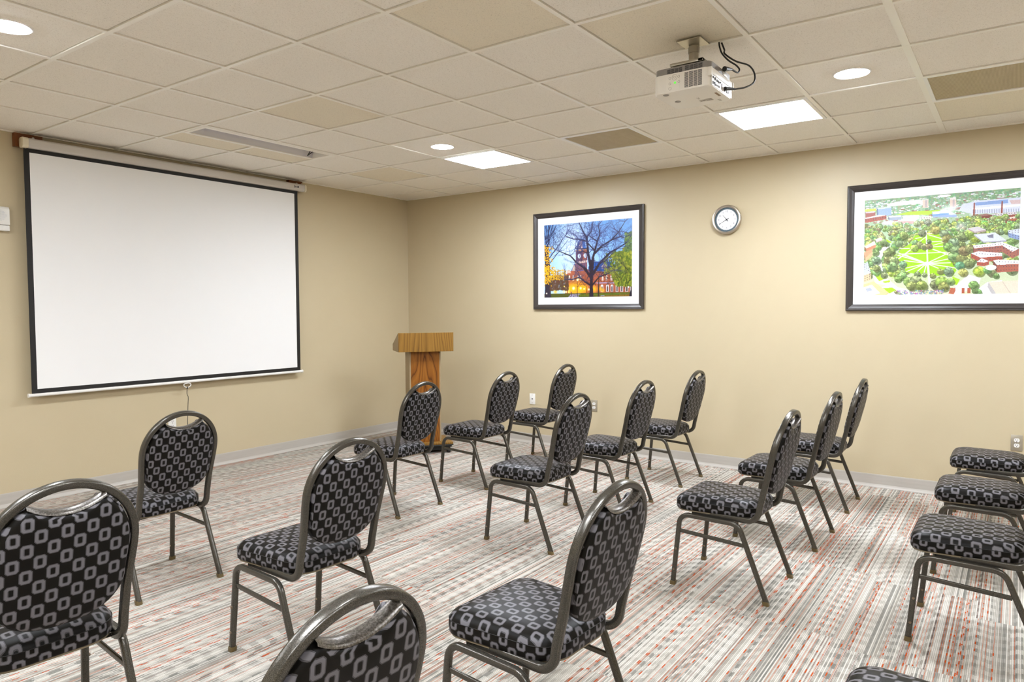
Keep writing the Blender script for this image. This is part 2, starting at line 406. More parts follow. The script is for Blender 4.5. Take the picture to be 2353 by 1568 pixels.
# unlit 1 x 4 fixture
x0, x1 = GX+T+.013, GX+3*T-.013; y0, y1 = GY+4*T+.013, GY+4*T+.295
t = thing('strip_light', 'long narrow unlit recessed light fixture in the ceiling above the projection screen', 'ceiling light', ((x0+x1)/2, (y0+y1)/2, H))
lx, ly = (x1-x0)/2, (y1-y0)/2
bm = bmesh.new(); fl = .045
box(bm, -lx, lx, -ly, -ly+fl, -.001, .006); box(bm, -lx, lx, ly-.02, ly, -.001, .006); box(bm, -lx, -lx+.03, -ly+fl, ly-.02, -.001, .006); box(bm, lx-.03, lx, -ly+fl, ly-.02, -.001, .006)
obj('flange', bm, M_grid, t)
bm = bmesh.new(); pr_ = []
for k in range(13):
    a = PI*k/12; pr_.append(((-ly+fl + ly-.02)/2 - math.cos(a)*(2*ly-fl-.02)/2, .004 + .085*math.sin(a)))
pr2 = [(p[0], p[1]+.003) for p in pr_][::-1]
prism(bm, pr_+pr2, 0, -lx+.03, lx-.03); obj('reflector', bm, M_refl, t, angle=40)
for xa in (lx-.032, -lx+.030): bm = bmesh.new(); prism(bm, pr_, 0, xa, xa+.002); obj('end_plate', bm, M_grid, t)
bm = bmesh.new()
for q in (-.035, .03): sweep(bm, [(lx-.085+q, -.02, .09), (lx-.10, .10, .01)], circ(.004, 6), (0, 0, 1))
obj('clip_wire', bm, M_cord, t)

# ------------------------------------------------------------------ projection screen
t = thing('projection_screen', 'large white pull-down projection screen with black border hung on the left wall', 'projection screen', (-2.895, -.07, .82))
def L(x): return x + 2.895
zz = .82
bm = bmesh.new(); box(bm, L(-4.078), L(-1.712), -.001, .001, .865-zz, 2.627-zz); obj('white_surface', bm, M_screen, t)
bm = bmesh.new()
for a in ((-4.116, -4.078, .829, 2.668), (-1.712, -1.673, .829, 2.668), (-4.078, -1.712, .829, .865), (-4.078, -1.712, 2.627, 2.668)): box(bm, L(a[0]), L(a[1]), -.001, .001, a[2]-zz, a[3]-zz)
obj('black_border', bm, M_black, t)
bm = bmesh.new(); oc = [(-.034, -.022), (-.022, -.036), (.022, -.036), (.034, -.022), (.034, .022), (.022, .034), (-.022, .034), (-.034, .022)]
prism(bm, [(p[0]-.012, p[1]+2.692-zz) for p in oc], 0, L(-4.095), L(-1.612), .003); obj('roller_case', bm, M_case, t, angle=35)
for xa, xb in ((-4.135, -4.095), (-1.612, -1.592)):
    bm = bmesh.new(); prism(bm, [(p[0]*1.08-.012, p[1]*1.08+2.692-zz) for p in oc], 0, L(xa), L(xb), .004); obj('end_cap', bm, M_cream, t, angle=35)
for xa, xb in ((-4.160, -3.975), (-1.752, -1.585)):
    bm = bmesh.new(); box(bm, L(xa), L(xb), .030, .0695, 2.665-zz, 2.764-zz); obj('mounting_block', bm, M_brown, t)
for xa in (-4.06, -1.70, -1.64): bm = bmesh.new(); box(bm, L(xa)-.004, L(xa)+.004, -.03, .032, 2.722-zz, 2.732-zz); cyl(bm, (L(xa), -.0305, 2.728-zz), (0, 1, 0), .009, .009, .004, 12); obj('hanger_bracket', bm, M_alu, t)
bm = bmesh.new(); cyl(bm, (L(-4.135), 0, 0), (1, 0, 0), .0125, .0125, 2.475, 16); obj('bottom_bar', bm, M_white, t, angle=40)
for xa in (-4.142, -1.660):
    bm = bmesh.new(); cyl(bm, (L(xa), 0, 0), (1, 0, 0), .0155, .0155, .012, 16); obj('bar_cap', bm, M_white, t, angle=40)
bm = bmesh.new()
rp = [(L(-2.898) + .033*math.cos(a), -.004, -.028 + (.024 if math.sin(a) < 0 else .014)*math.sin(a)) for a in [2*PI*k/28 for k in range(28)]]
sweep(bm, rp, circ(.0042, 8), (0, 1, 0), closed=True); obj('pull_handle', bm, M_white, t, smooth=True)
bm = bmesh.new(); sweep(bm, spline([(L(-2.899), -.004, -.046), (L(-2.901), -.004, -.062), (L(-2.903), -.003, -.11), (L(-2.893), -.004, -.14), (L(-2.896), -.002, -.22), (L(-2.903), 0, -.40)], 6), circ(.0026, 6), (0, 1, 0))
cyl(bm, (L(-2.899), -.004, -.063), (0, 0, 1), .006, .006, .016, 10); obj('pull_cord', bm, M_cord, t)
bm = bmesh.new(); yy = -.048; c = 2.692-zz
box(bm, L(-1.742), L(-1.734), yy, yy+.002, c-.012, c+.012); box(bm, L(-1.734), L(-1.690), yy, yy+.002, c-.005, c+.002); box(bm, L(-1.704), L(-1.690), yy, yy+.002, c-.008, c+.009)
obj('maker_mark', bm, M_ink, t)

# ------------------------------------------------------------------ wall box at the left
t = thing('wall_speaker', 'white wall box with a round perforated grille, at the left edge beside the screen', 'wall speaker', (-4.272, 0, 2.125))
bm = bmesh.new(); prism(bm, [(0, -.045), (-.052, -.045), (-.050, .07), (-.036, .088), (0, .088)], 0, -.062, .062, .004); obj('housing', bm, M_white, t, angle=40)
bm = bmesh.new(); box(bm, -.060, .060, -.050, 0, -.088, -.048, .004); obj('lower_cover', bm, M_white, t, angle=40)
bm = bmesh.new()
for a in range(-5, 6):
    for b in range(-5, 6):
        if a*a+b*b <= 26: cyl(bm, (a*.0075, -.0515, .022+b*.0075), (0, -1, -.01), .0024, .0024, .0012, 8)
obj('speaker_grille', bm, M_grey, t)

# ------------------------------------------------------------------ plates
def plate_thing(name, label, cat, kind, loc, rotz, group=None):
    """local: plate in XZ, facing -Y"""
    t = thing(name, label, cat, loc, rotz, group)
    bm = bmesh.new(); box(bm, -.0355, .0355, -.006, 0, -.058, .058, .002); obj('cover_plate', bm, M_plate if kind == 'steel' else M_white, t, angle=40)
    if kind == 'jack':
        bm = bmesh.new(); box(bm, -.007, .007, -.0075, -.005, -.006, .006); obj('jack', bm, M_slot, t)
        for z in (-.042, .042): bm = bmesh.new(); cyl(bm, (0, -.006, z), (0, -1, 0), .003, .003, .0015, 10); obj('screw', bm, M_rivet, t)
    else:
        for z in (-.0195, .0195):
            bm = bmesh.new(); pts = []
            for k in range(20):
                a = 2*PI*k/20; pts.append((.0172*math.cos(a), z + max(-.0135, min(.0135, .0172*math.sin(a)))))
            prism(bm, pts, 1, -.0085, -.004); r = obj('receptacle', bm, M_recept, t)
            bm = bmesh.new(); box(bm, -.0075, -.0050, -.0092, -.008, z-.001, z+.008); box(bm, .0050, .0075, -.0092, -.008, z-.001, z+.007); cyl(bm, (0, -.0092, z-.0075), (0, 1, 0), .0028, .0028, .001, 10)
            obj('slot', bm, M_slot, r)
        bm = bmesh.new(); cyl(bm, (0, -.006, 0), (0, -1, 0), .003, .003, .0015, 10); obj('screw', bm, M_rivet, t)
    return t
RW = -PI/2
plate_thing('wall_jack', 'white wall plate with one small jack, low on the right wall', 'wall plate', 'jack', (0, -1.82, .481), RW)
plate_thing('wall_outlet', 'steel outlet plate behind the middle chairs, right of the white jack plate', 'outlet', 'steel', (0, -2.575, .465), RW, 'steel wall outlets')
plate_thing('wall_outlet', 'steel outlet plate at the right edge, under the aerial picture', 'outlet', 'steel', (0, -6.08, .459), RW, 'steel wall outlets')
plate_thing('wall_outlet', 'white outlet under the screen, glimpsed through a chair handhold', 'outlet', 'white', (-3.006, 0, .452), 0)

# ------------------------------------------------------------------ clock
t = thing('wall_clock', 'round wall clock with steel rim and white dial between the two pictures', 'clock', (0, -3.928, 2.241), RW)
AX = (0, -1, 0)
bm = bmesh.new(); lathe(bm, (0, 0, 0), AX, [(.108, 0), (.122, .006), (.131, .018), (.131, .030), (.127, .040), (.119, .043), (.112, .040), (.109, .032), (.107, .030)], 64); obj('rim', bm, M_steel, t, angle=35)
bm = bmesh.new(); lathe(bm, (0, 0, 0), AX, [(.112, .024), (.098, .0235), (.0905, .0225), (.0905, .020)], 64); mt = obj('minute_track', bm, M_teal, t, angle=40)
bm = bmesh.new()
for k in range(60):
    a = 2*PI*k/60; r = .0945; Mx = Matrix.Rotation(a, 4, 'Y')
    tmp = bmesh.new(); w = .0013 if k % 5 == 0 else .0007
    box(tmp, -w, w, -.0252, -.0240, r-.0015, r+.0015); tmp.transform(Mx); me = bpy.data.meshes.new('k'); tmp.to_mesh(me); tmp.free(); bm.from_mesh(me); bpy.data.meshes.remove(me)
obj('tick_marks', bm, M_white, mt)
bm = bmesh.new(); lathe(bm, (0, 0, 0), AX, [(0, .023), (.0905, .023)], 64); obj('dial', bm, M_dial, t)
FR = Matrix.Rotation(PI/2, 4, 'X')
for k in range(1, 13):
    a = 2*PI*k/12; r = .073; bm = bmesh.new()
    add_text(bm, str(k), .0235, Matrix.Translation((r*math.sin(a), -.0238, r*math.cos(a))) @ FR); obj('numeral', bm, M_ink, t)
bm = bmesh.new()
for k in range(1, 13):
    a = 2*PI*k/12+PI/2*0; r = .0985
    add_text(bm, str(k*5), .010, Matrix.Translation((r*.0+.1035*math.sin(a), -.0256, .1035*math.cos(a))) @ FR)
obj('minute_numbers', bm, M_hand, mt)
bm = bmesh.new(); add_text(bm, 'LA CROSSE', .0085, Matrix.Translation((0, -.0238, .038)) @ FR); add_text(bm, 'QUARTZ', .0055, Matrix.Translation((0, -.0238, -.042)) @ FR); obj('dial_lettering', bm, M_grey, t)
def hand(name, ang, ln, w, tail, yoff):
    bm = bmesh.new(); prism(bm, [(-w, -tail), (w, -tail), (w*.8, 0), (w*.35, ln), (-w*.35, ln), (-w*.8, 0)], 1, yoff-.0008, yoff)
    bm.transform(Matrix.Rotation(math.radians(ang), 4, 'Y')); return obj(name, bm, M_hand, t)
hand('hour_hand', 320, .058, .0026, .022, -.0262); hand('minute_hand', 240, .079, .0026, .024, -.0285)
bm = bmesh.new(); lathe(bm, (0, 0, 0), AX, [(.006, .0235), (.006, .0305), (0, .031)], 20); obj('hub', bm, M_hand, t, angle=40)

# ------------------------------------------------------------------ pictures (painted prints)
class Canvas:
    def __init__(s, w, h, seed):
        s.w, s.h = w, h; s.a = np.zeros((h, w, 3)); s.r = np.random.RandomState(seed)
        s.X, s.Y = np.meshgrid((np.arange(w)+.5)/w, (np.arange(h)+.5)/h)
    def blend(s, m, c, sl=None):
        A = s.a if sl is None else s.a[sl]
        A += (np.array(c)/255. - A)*m[..., None]
    def sub(s, u0, v0, u1, v1):
        a, b = max(0, int(u0*s.w)-2), min(s.w, int(u1*s.w)+3); c, d = max(0, int(v0*s.h)-2), min(s.h, int(v1*s.h)+3)
        return (slice(c, d), slice(a, b)) if b > a and d > c else None
    def poly(s, pts, c, al=1.):
        us, vs = [p[0] for p in pts], [p[1] for p in pts]; sl = s.sub(min(us), min(vs), max(us), max(vs))
        if sl is None: return
        X, Y = s.X[sl], s.Y[sl]; ins = np.zeros(X.shape, bool); n = len(pts)
        for i in range(n):
            (x1, y1), (x2, y2) = pts[i], pts[(i+1) % n]
            if y1 == y2: continue
            ins ^= ((y1 > Y) != (y2 > Y)) & (X < (x2-x1)*(Y-y1)/(y2-y1)+x1)
        s.blend(ins*al, c, sl)
    def rect(s, u0, v0, u1, v1, c, al=1.): s.poly([(u0, v0), (u1, v0), (u1, v1), (u0, v1)], c, al)
    def disc(s, u, v, r, c, al=1., soft=0., asp=1.):
        ru = r; rv = r*s.w/s.h*asp; sl = s.sub(u-ru, v-rv, u+ru, v+rv)
        if sl is None: return
        d = np.sqrt(((s.X[sl]-u)/ru)**2 + ((s.Y[sl]-v)/rv)**2)
        m = (d < 1)*1. if soft == 0 else np.clip((1-d)/soft, 0, 1)
        s.blend(m*al, c, sl)
    def line(s, p, q, w0, w1, c, al=1.):
        k = s.h/s.w; ax, ay, bx, by = p[0], p[1]*k, q[0], q[1]*k; W = max(w0, w1)
        sl = s.sub(min(p[0], q[0])-W, min(p[1], q[1])-W/k, max(p[0], q[0])+W, max(p[1], q[1])+W/k)
        if sl is None: return
        X, Y = s.X[sl], s.Y[sl]*k; dx, dy = bx-ax, by-ay; L2 = dx*dx+dy*dy+1e-12
        t = np.clip(((X-ax)*dx+(Y-ay)*dy)/L2, 0, 1); d = np.hypot(X-ax-t*dx, Y-ay-t*dy); w = w0+(w1-w0)*t
        px = 1./s.w
        s.blend(np.clip((w/2-d)/px+.5, 0, 1)*np.minimum(1, w/px)*al, c, sl)
    def pline(s, pts, w0, w1, c, al=1.):
        n = len(pts)-1
        for i in range(n): s.line(pts[i], pts[i+1], w0+(w1-w0)*i/n, w0+(w1-w0)*(i+1)/n, c, al)
    def mesh(s, name, wid, hei, mat, parent, y):
        w, h = s.w, s.h; me = bpy.data.meshes.new(name)
        vx, vz = np.meshgrid(np.linspace(-wid/2, wid/2, w+1), np.linspace(hei/2, -hei/2, h+1))
        co = np.stack([vx, np.full_like(vx, y), vz], -1).reshape(-1, 3)
        i = (np.arange(h)[:, None]*(w+1)+np.arange(w)[None, :]).ravel()
        f = np.stack([i, i+w+1, i+w+2, i+1], 1)
        me.vertices.add(len(co)); me.vertices.foreach_set('co', co.ravel())
        me.loops.add(f.size); me.loops.foreach_set('vertex_index', f.ravel().astype(np.int32))
        me.polygons.add(len(f)); me.polygons.foreach_set('loop_start', (np.arange(len(f))*4).astype(np.int32))
        me.update(calc_edges=True)
        lin = np.where(s.a <= .04045, s.a/12.92, ((s.a+.055)/1.055)**2.4)
        at = me.color_attributes.new('Col', 'FLOAT_COLOR', 'CORNER')
        c4 = np.ones((len(f), 4, 4)); c4[:, :, :3] = lin.reshape(-1, 1, 3)
        at.data.foreach_set('color', c4.ravel()); return link(name, me, mat, parent)

def paint_dusk():
    c = Canvas(330, 246, 5); R = c.r
    def Z(x, y):
        u = (x-212)/1515.; yt = 210-130*u; yb = 1455-20*u; return u, (y-yt)/(yb-yt)
    g = c.Y[..., None]; sky = np.array([96, 150, 214])*(1-g) + np.array([176, 208, 240])*g
    d = np.exp(-(((c.X-.33)/.22)**2 + ((c.Y-.25)/.45)**2))[..., None]; sky = sky*(1-.75*d) + np.array([228, 240, 252])*.75*d
    c.a[:] = sky/255.
    c.a += R.normal(0, .02, c.a.shape[:2])[..., None]
    # building
    bl = [Z(590, 1400), Z(600, 1060), Z(700, 990), Z(1000, 960), Z(1130, 1000), Z(1400, 1000), Z(1740, 1150), Z(1740, 1400)]
    c.poly(bl, (158, 88, 62)); c.poly([Z(1000, 930), Z(1060, 830), Z(1420, 830), Z(1450, 990), Z(1010, 1000)], (44, 82, 150))
    c.poly([Z(700, 990), Z(760, 860), Z(890, 900), Z(920, 990)], (60, 90, 160)); c.poly([Z(715, 990), Z(752, 870), Z(800, 985)], (190, 165, 150))
    c.poly([Z(1215, 920), Z(1270, 855), Z(1330, 920)], (214, 188, 170)); c.poly([Z(1220, 960), Z(1270, 870), Z(1325, 960)], (120, 110, 130))
    c.poly([Z(620, 1030), Z(640, 970), Z(680, 970), Z(700, 1030)], (196, 170, 150))
    # tower
    c.poly([Z(788, 840), Z(785, 640), Z(985, 620), Z(985, 830)], (92, 62, 82)); c.poly([Z(905, 835), Z(905, 630), Z(985, 620), Z(985, 830)], (150, 82, 62))
    c.poly([Z(790, 640), Z(830, 480), Z(880, 430), Z(930, 440), Z(965, 610), Z(975, 625)], (66, 104, 170)); c.poly([Z(820, 620), Z(850, 490), Z(895, 470), Z(905, 615)], (222, 186, 168))
    c.poly([Z(780, 652), Z(780, 630), Z(985, 610), Z(985, 628)], (208, 150, 92)); c.poly([Z(770, 870), Z(770, 835), Z(985, 805), Z(985, 840)], (224, 190, 170))
    c.poly([Z(775, 990), Z(775, 870), Z(985, 840), Z(985, 980)], (120, 84, 96))
    for x, y in ((846, 735), (948, 725)): c.disc(*Z(x, y), .018, (206, 222, 234), asp=1.3)
    # windows
    for x in (625, 670, 740, 830, 870, 1245, 1310, 1390, 1470): 
        u, v = Z(x, 1110); c.rect(u-.010, v-.02, u+.010, v+.035, (196, 180, 170)); c.disc(u, v-.02, .010, (226, 210, 190))
    for x in (1235, 1325, 1400, 1480, 1558, 1640, 1710):
        u, v = Z(x, 1290); c.rect(u-.014, v-.03, u+.014, v+.045, (208, 212, 216)); c.disc(u, v-.03, .014, (226, 226, 226)); c.rect(u-.008, v-.025, u+.008, v+.04, (92, 74, 66))
    for x in (570, 612, 662):
        u, v = Z(x, 1320); c.rect(u-.009, v-.02, u+.009, v+.04, (236, 214, 150)); c.disc(u, v-.02, .009, (240, 220, 160))
    c.poly([Z(1130, 1205), Z(1130, 1190), Z(1740, 1190), Z(1740, 1205)], (150, 150, 190))
    # glow
    for x, y, r, al in ((745, 1300, .085, .95), (870, 1310, .085, .95), (950, 1290, .05, .85), (1100, 1300, .05, .85), (1200, 1300, .035, .7), (420, 1350, .035, .8), (800, 1260, .12, .30), (1250, 1330, .03, .7), (690, 1290, .06, .6)):
        c.disc(*Z(x, y), r, (255, 186, 28), al, .9)
    for x, y, r in ((745, 1290, .022), (870, 1290, .016), (930, 1300, .012), (1012, 1310, .014)): c.disc(*Z(x, y), r, (255, 246, 190), .95, .6)
    # ground
    c.rect(0, .945, 1, 1, (74, 84, 34)); c.poly([Z(620, 1470), Z(700, 1390), Z(870, 1385), Z(800, 1470)], (146, 138, 178)); c.poly([Z(1050, 1450), Z(1200, 1420), Z(1740, 1390), Z(1740, 1440)], (140, 104, 48))
    c.poly([Z(820, 1400), Z(1740, 1360), Z(1740, 1385), Z(850, 1430)], (92, 110, 36))
    for k in range(900): c.disc(R.rand(), .945+.055*R.rand(), .003, (60+60*R.rand(), 62+40*R.rand(), 20), .5)
    # left tree
    dk = (40, 38, 66)
    def branch(p, ang, ln, w, dep, col, spread=.5):
        if dep == 0 or ln < .006: return
        q = (p[0]+ln*math.cos(ang), p[1]-ln*1.34*math.sin(ang)); c.line(p, q, w, w*.7, col, .9)
        for k in range(2 if R.rand() < .8 else 3): branch(q, ang+R.uniform(-spread, spread), ln*R.uniform(.62, .86), w*.66, dep-1, col, spread)
    c.poly([Z(225, 1460), Z(235, 1000), Z(220, 560), Z(290, 560), Z(320, 900), Z(340, 1460)], (52, 44, 56))
    for k in range(13): branch(Z(250+R.uniform(-25, 50), R.uniform(420, 900)), R.uniform(.7, 1.9), .10, .006, 6, dk, .35)
    for a, b in (((300, 880), (655, 450)), ((290, 800), (680, 270)), ((270, 560), (420, 220)), ((250, 520), (255, 210)), ((275, 500), (310, 210))): c.line(Z(*a), Z(*b), .010, .003, dk, .9)
    for k in range(60): branch((R.uniform(0, .26), R.uniform(.05, .45)), R.uniform(.4, 2.4), .05, .003, 4, dk, .5)
    # background twigs over the sky
    for k in range(80): branch((R.uniform(.25, .98), R.uniform(.06, .5)), R.uniform(-.2, 3.3), .05, .0024, 5, (84, 104, 160), .6)
    # green tree right
    for k in range(1500):
        u = 1-abs(R.normal(0, .12)); v = R.uniform(.38, .86)
        if u < .76+.06*math.sin(v*9) or (v < .42 and u < .90): continue
        s_ = R.rand(); c.disc(u, v, R.uniform(.006, .016), (70+90*s_, 92+70*s_, 30+22*s_), .8)
    for k in range(260):
        u = R.uniform(.92, 1.0); v = R.uniform(.18, .42); s_ = R.rand(); c.disc(u, v, R.uniform(.005, .012), (60+60*s_, 84+60*s_, 44+30*s_), .8)
    for k in range(140): c.disc(R.uniform(.70, .82), R.uniform(.62, .70), R.uniform(.004, .010), (150, 158, 40), .75)
    for k in range(10): branch((R.uniform(.80, .98), R.uniform(.6, .9)), R.uniform(.6, 2.4), .08, .005, 5, (52, 48, 30), .5)
    # dark thicket and yellow leaves
    for k in range(700): c.disc(R.uniform(.07, .29), R.uniform(.70, .90), R.uniform(.005, .012), (70+30*R.rand(), 52+20*R.rand(), 44), .55)
    for k in range(420):
        u, v = R.uniform(0, .27), R.uniform(.58, .76)
        if u+(v-.58)*.3 > .30 or (v < .62 and u > .12): continue
        s_ = R.rand(); c.disc(u, v, R.uniform(.003, .008), (150+95*s_, 100+95*s_, 16+30*s_), .8)
    for k in range(220): c.disc(abs(R.normal(0, .05)), R.uniform(.28, .84), R.uniform(.004, .009), (232, 170, 30), .8)
    # main tree
    tr = (46, 36, 46)
    c.poly([Z(1018, 1450), Z(1030, 1210), Z(1015, 900), Z(1000, 780), Z(1070, 800), Z(1105, 760), Z(1090, 950), Z(1078, 1210), Z(1090, 1445)], tr)
    P = lambda *q: [Z(*p) for p in q]
    for pts, w0, w1 in ((P((1040, 900), (1000, 700), (975, 420), (930, 350), (850, 180)), .032, .009), (P((975, 420), (1055, 300), (1085, 140)), .014, .006),
        (P((975, 480), (840, 450), (730, 440), (600, 390)), .014, .006), (P((1060, 850), (1110, 650), (1155, 480), (1200, 350), (1170, 220)), .026, .007), (P((1155, 480), (1060, 420), (1010, 380)), .012, .005),
        (P((1110, 640), (990, 510), (980, 490)), .014, .010), (P((1120, 680), (1230, 560), (1390, 460), (1500, 330), (1610, 140)), .022, .005), (P((1390, 460), (1540, 400), (1590, 430)), .011, .005),
        (P((1080, 1050), (1190, 860), (1370, 670), (1480, 610), (1640, 500)), .028, .009), (P((1190, 860), (1290, 820), (1400, 700)), .014, .006), (P((1030, 1080), (930, 930), (800, 850), (690, 730), (480, 650)), .030, .007),
        (P((1030, 1230), (950, 1180), (850, 1100), (720, 1140), (590, 1140)), .020, .007), (P((1060, 1250), (1180, 1100), (1310, 1050), (1390, 1000)), .016, .005), (P((985, 610), (870, 605), (770, 605)), .010, .005), (P((990, 680), (900, 655), (800, 690)), .010, .005), (P((1120, 620), (1290, 570), (1330, 540)), .009, .004)):
        c.pline(pts, w0, w1, tr)
        for q in pts[1:]:
            for k in range(5): branch(q, R.uniform(0, 3.1), .055, .0045, 5, (58, 60, 98), .55)
    for k in range(26): branch((R.uniform(.40, .75), R.uniform(.60, .88)), R.uniform(0, 3.1), .05, .0045, 5, (52, 38, 44), .6)
    # lamps, figures
    c.line(Z(812, 1430), Z(812, 1160), .006, .004, (36, 30, 30)); c.disc(*Z(815, 1145), .020, (255, 214, 60), 1, .7); c.disc(*Z(815, 1145), .009, (255, 250, 210))
    c.disc(*Z(580, 1258), .010, (255, 214, 90), 1, .6); c.disc(*Z(1664, 1268), .008, (230, 236, 240)); c.disc(*Z(258, 1380), .008, (255, 240, 210))
    c.line(Z(706, 1420), Z(706, 1360), .010, .010, (80, 50, 70)); c.line(Z(1400, 1375), Z(1400, 1180), .005, .004, (60, 54, 64))
    c.line(Z(1175, 1440), Z(1180, 1080), .018, .006, (58, 46, 40)); c.line(Z(975, 1395), Z(970, 1250), .012, .006, (130, 80, 20)); c.line(Z(1700, 1430), Z(1710, 1340), .03, .02, (40, 36, 48))
    c.line(Z(1215, 1420), Z(1270, 1415), .008, .008, (140, 146, 170))
    return c
def paint_aerial():
    c = Canvas(400, 302, 11); R = c.r
    def Z(x, y):
        b = (y-350)/950.
        for _ in range(3):
            xl = 323-20*b; xr = 1880-43*b; u = (x-xl)/(xr-xl); yt = 350-110*u; yb = 1303-3*u; b = (y-yt)/(yb-yt)
        return u, b
    P = lambda *q: [Z(*p) for p in q]
    g = c.Y[..., None]; c.a[:] = (np.array([150, 182, 150])*(1-g)+np.array([206, 214, 176])*g)/255.
    def trees(n, u0, u1, v0, v1, r0, r1, dark=0., al=.95):
        q = sorted([(R.uniform(v0, v1), R.uniform(u0, u1)) for _ in range(n)])
        for v, u in q: tree(u, v, R.uniform(r0, r1), dark, al)
    def tree(u, v, r, dark=0., al=.95):
        s_ = R.rand(); yl = R.rand() < .18
        b = np.array([136, 158, 100]) if not yl else np.array([176, 194, 92])
        b = b*(1-.25*dark) + R.normal(0, 10, 3)
        c.disc(u+r*.25, v+r*.45, r*.95, b*.50, al*.7); c.disc(u, v, r, b*.80, al)
        for k in range(int(10+r*700)):
            a, q = R.uniform(0, 6.28), r*math.sqrt(R.rand())*.9
            du, dv = q*math.cos(a), q*math.sin(a)*1.25; li = .55+.75*np.clip(.5-(dv*1.2+du*.6)/(2*r), 0, 1)
            c.disc(u+du, v+dv, r*R.uniform(.12, .26), np.clip(b*li*R.uniform(.8, 1.3), 0, 255), .75)
    def block(pts, h, roof, wall, win=0):
        # pts: roof polygon in zoom px; walls dropped by h px below the lower edge
        pz = [Z(*p) for p in pts]; pd = [Z(p[0], p[1]+h) for p in pts]; n = len(pts)
        for i in range(n):
            j = (i+1) % n; k = 1.0 if abs(pts[j][0]-pts[i][0]) > abs(pts[j][1]-pts[i][1]) else .72
            c.poly([pz[i], pz[j], pd[j], pd[i]], tuple(np.array(wall)*k))
        c.poly(pz, roof)
        if win:
            for i in range(n):
                j = (i+1) % n
                if abs(pts[j][0]-pts[i][0]) < 30: continue
                m = max(2, int(abs(pts[j][0]-pts[i][0])/24))
                for r in range(win):
                    for q in range(m):
                        f = (q+.5)/m; x = pts[i][0]+(pts[j][0]-pts[i][0])*f; y = pts[i][1]+(pts[j][1]-pts[i][1])*f + h*(r+.6)/(win+.2)
                        u, v = Z(x, y); c.rect(u-.0028, v-.004, u+.0028, v+.004, (84, 74, 84), .8)
    # far land
    for k in range(1500):
        v = abs(R.normal(0, .10)); u = R.rand()
        c.disc(u, v, R.uniform(.004, .010), (96+60*R.rand(), 130+50*R.rand(), 110+20*R.rand()), .6)
    for k in range(420):
        v = R.uniform(.02, .24); u = R.rand(); w = R.uniform(.006, .025); c.rect(u, v, u+w, v+R.uniform(.004, .012), (210+40*R.rand(), 214+36*R.rand(), 222+30*R.rand()), .85)
    for k in range(70): c.rect(*(lambda u, v: (u, v, u+R.uniform(.01, .03), v+.012))(R.rand(), R.uniform(.06, .27)), (150, 92, 84), .7)
    c.poly(P((660, 495), (800, 465), (1030, 455), (1130, 450), (1000, 500)), (178, 218, 66)); c.poly(P((325, 440), (450, 430), (450, 455), (325, 462)), (190, 222, 90))
    c.poly(P((560, 385), (900, 345), (955, 360), (940, 385), (580, 412)), (252, 253, 255)); c.disc(*Z(1155, 312), .042, (250, 252, 255), asp=.22)
    for x in (968, 1242): block([(x-30, 345 if x < 1000 else 330), (x+30, 342 if x < 1000 else 327), (x+30, 350), (x-30, 352)], 80, (222, 214, 210), (216, 196, 182), 0); u, v = Z(x, 350); c.rect(u-.002, v, u+.012, v+.075, (160, 150, 160), .6)
    block([(455, 425), (610, 412), (612, 425), (470, 440)], 75, (196, 206, 226), (150, 172, 204), 0); block([(330, 470), (430, 455), (440, 470), (332, 480)], 45, (200, 190, 196), (158, 100, 92), 0)
    block([(325, 525), (480, 495), (560, 500), (330, 535)], 40, (222, 214, 210), (164, 96, 84), 1); block([(580, 510), (720, 500), (720, 515), (590, 525)], 28, (200, 208, 224), (150, 160, 180))
    block([(680, 560), (780, 520), (880, 540), (870, 562)], 24, (240, 240, 244), (190, 140, 128)); block([(725, 505), (900, 500), (905, 520), (735, 525)], 20, (236, 238, 242), (196, 196, 204))
    block([(510, 575), (600, 550), (670, 565), (655, 585)], 16, (238, 238, 242), (200, 190, 190))
    block([(1035, 470), (1190, 455), (1275, 500), (1040, 500)], 26, (214, 226, 244), (150, 170, 210)); c.poly(P((1035, 495), (1200, 482), (1200, 500), (1035, 512)), (120, 160, 214))
    block([(915, 515), (1020, 508), (1025, 525), (915, 528)], 55, (236, 230, 220), (222, 210, 190), 2); block([(880, 580), (1060, 570), (1070, 590), (880, 600)], 22, (244, 240, 234), (214, 204, 196), 0)
    # stadium, stacks
    c.poly(P((1300, 460), (1330, 400), (1470, 365), (1870, 340), (1870, 480), (1430, 500)), (206, 212, 230)); c.poly(P((1450, 385), (1760, 355), (1760, 395), (1460, 412)), (132, 158, 206)); c.poly(P((1770, 365), (1870, 360), (1870, 400), (1790, 405)), (200, 176, 176))
    c.poly(P((1430, 440), (1870, 405), (1870, 425), (1430, 460)), (244, 246, 250))
    for k in range(20): x = 1435+k*22; c.line(Z(x, 452), Z(x, 488), .004, .004, (120, 124, 150), .8)
    for x, y0, y1 in ((1447, 390, 530), (1706, 378, 500)): c.line(Z(x, y0), Z(x-6, y1), .008, .011, (142, 76, 62))
    block([(1420, 515), (1560, 495), (1610, 510), (1430, 530)], 25, (150, 110, 104), (122, 66, 60)); block([(1610, 500), (1830, 480), (1840, 505), (1615, 525)], 24, (206, 200, 204), (150, 80, 66), 1)
    block([(1540, 560), (1690, 535), (1720, 545), (1560, 575)], 24, (170, 130, 124), (136, 74, 64)); block([(1730, 535), (1862, 525), (1862, 545), (1740, 555)], 60, (222, 204, 190), (172, 96, 68), 2)
    block([(1560, 585), (1650, 575), (1700, 600), (1590, 610)], 26, (196, 206, 220), (160, 92, 76)); block([(1740, 605), (1860, 595), (1860, 622), (1760, 630)], 22, (206, 196, 190), (186, 110, 80)); block([(1345, 590), (1380, 585), (1470, 575), (1470, 595)], 14, (214, 222, 236), (150, 110, 110))
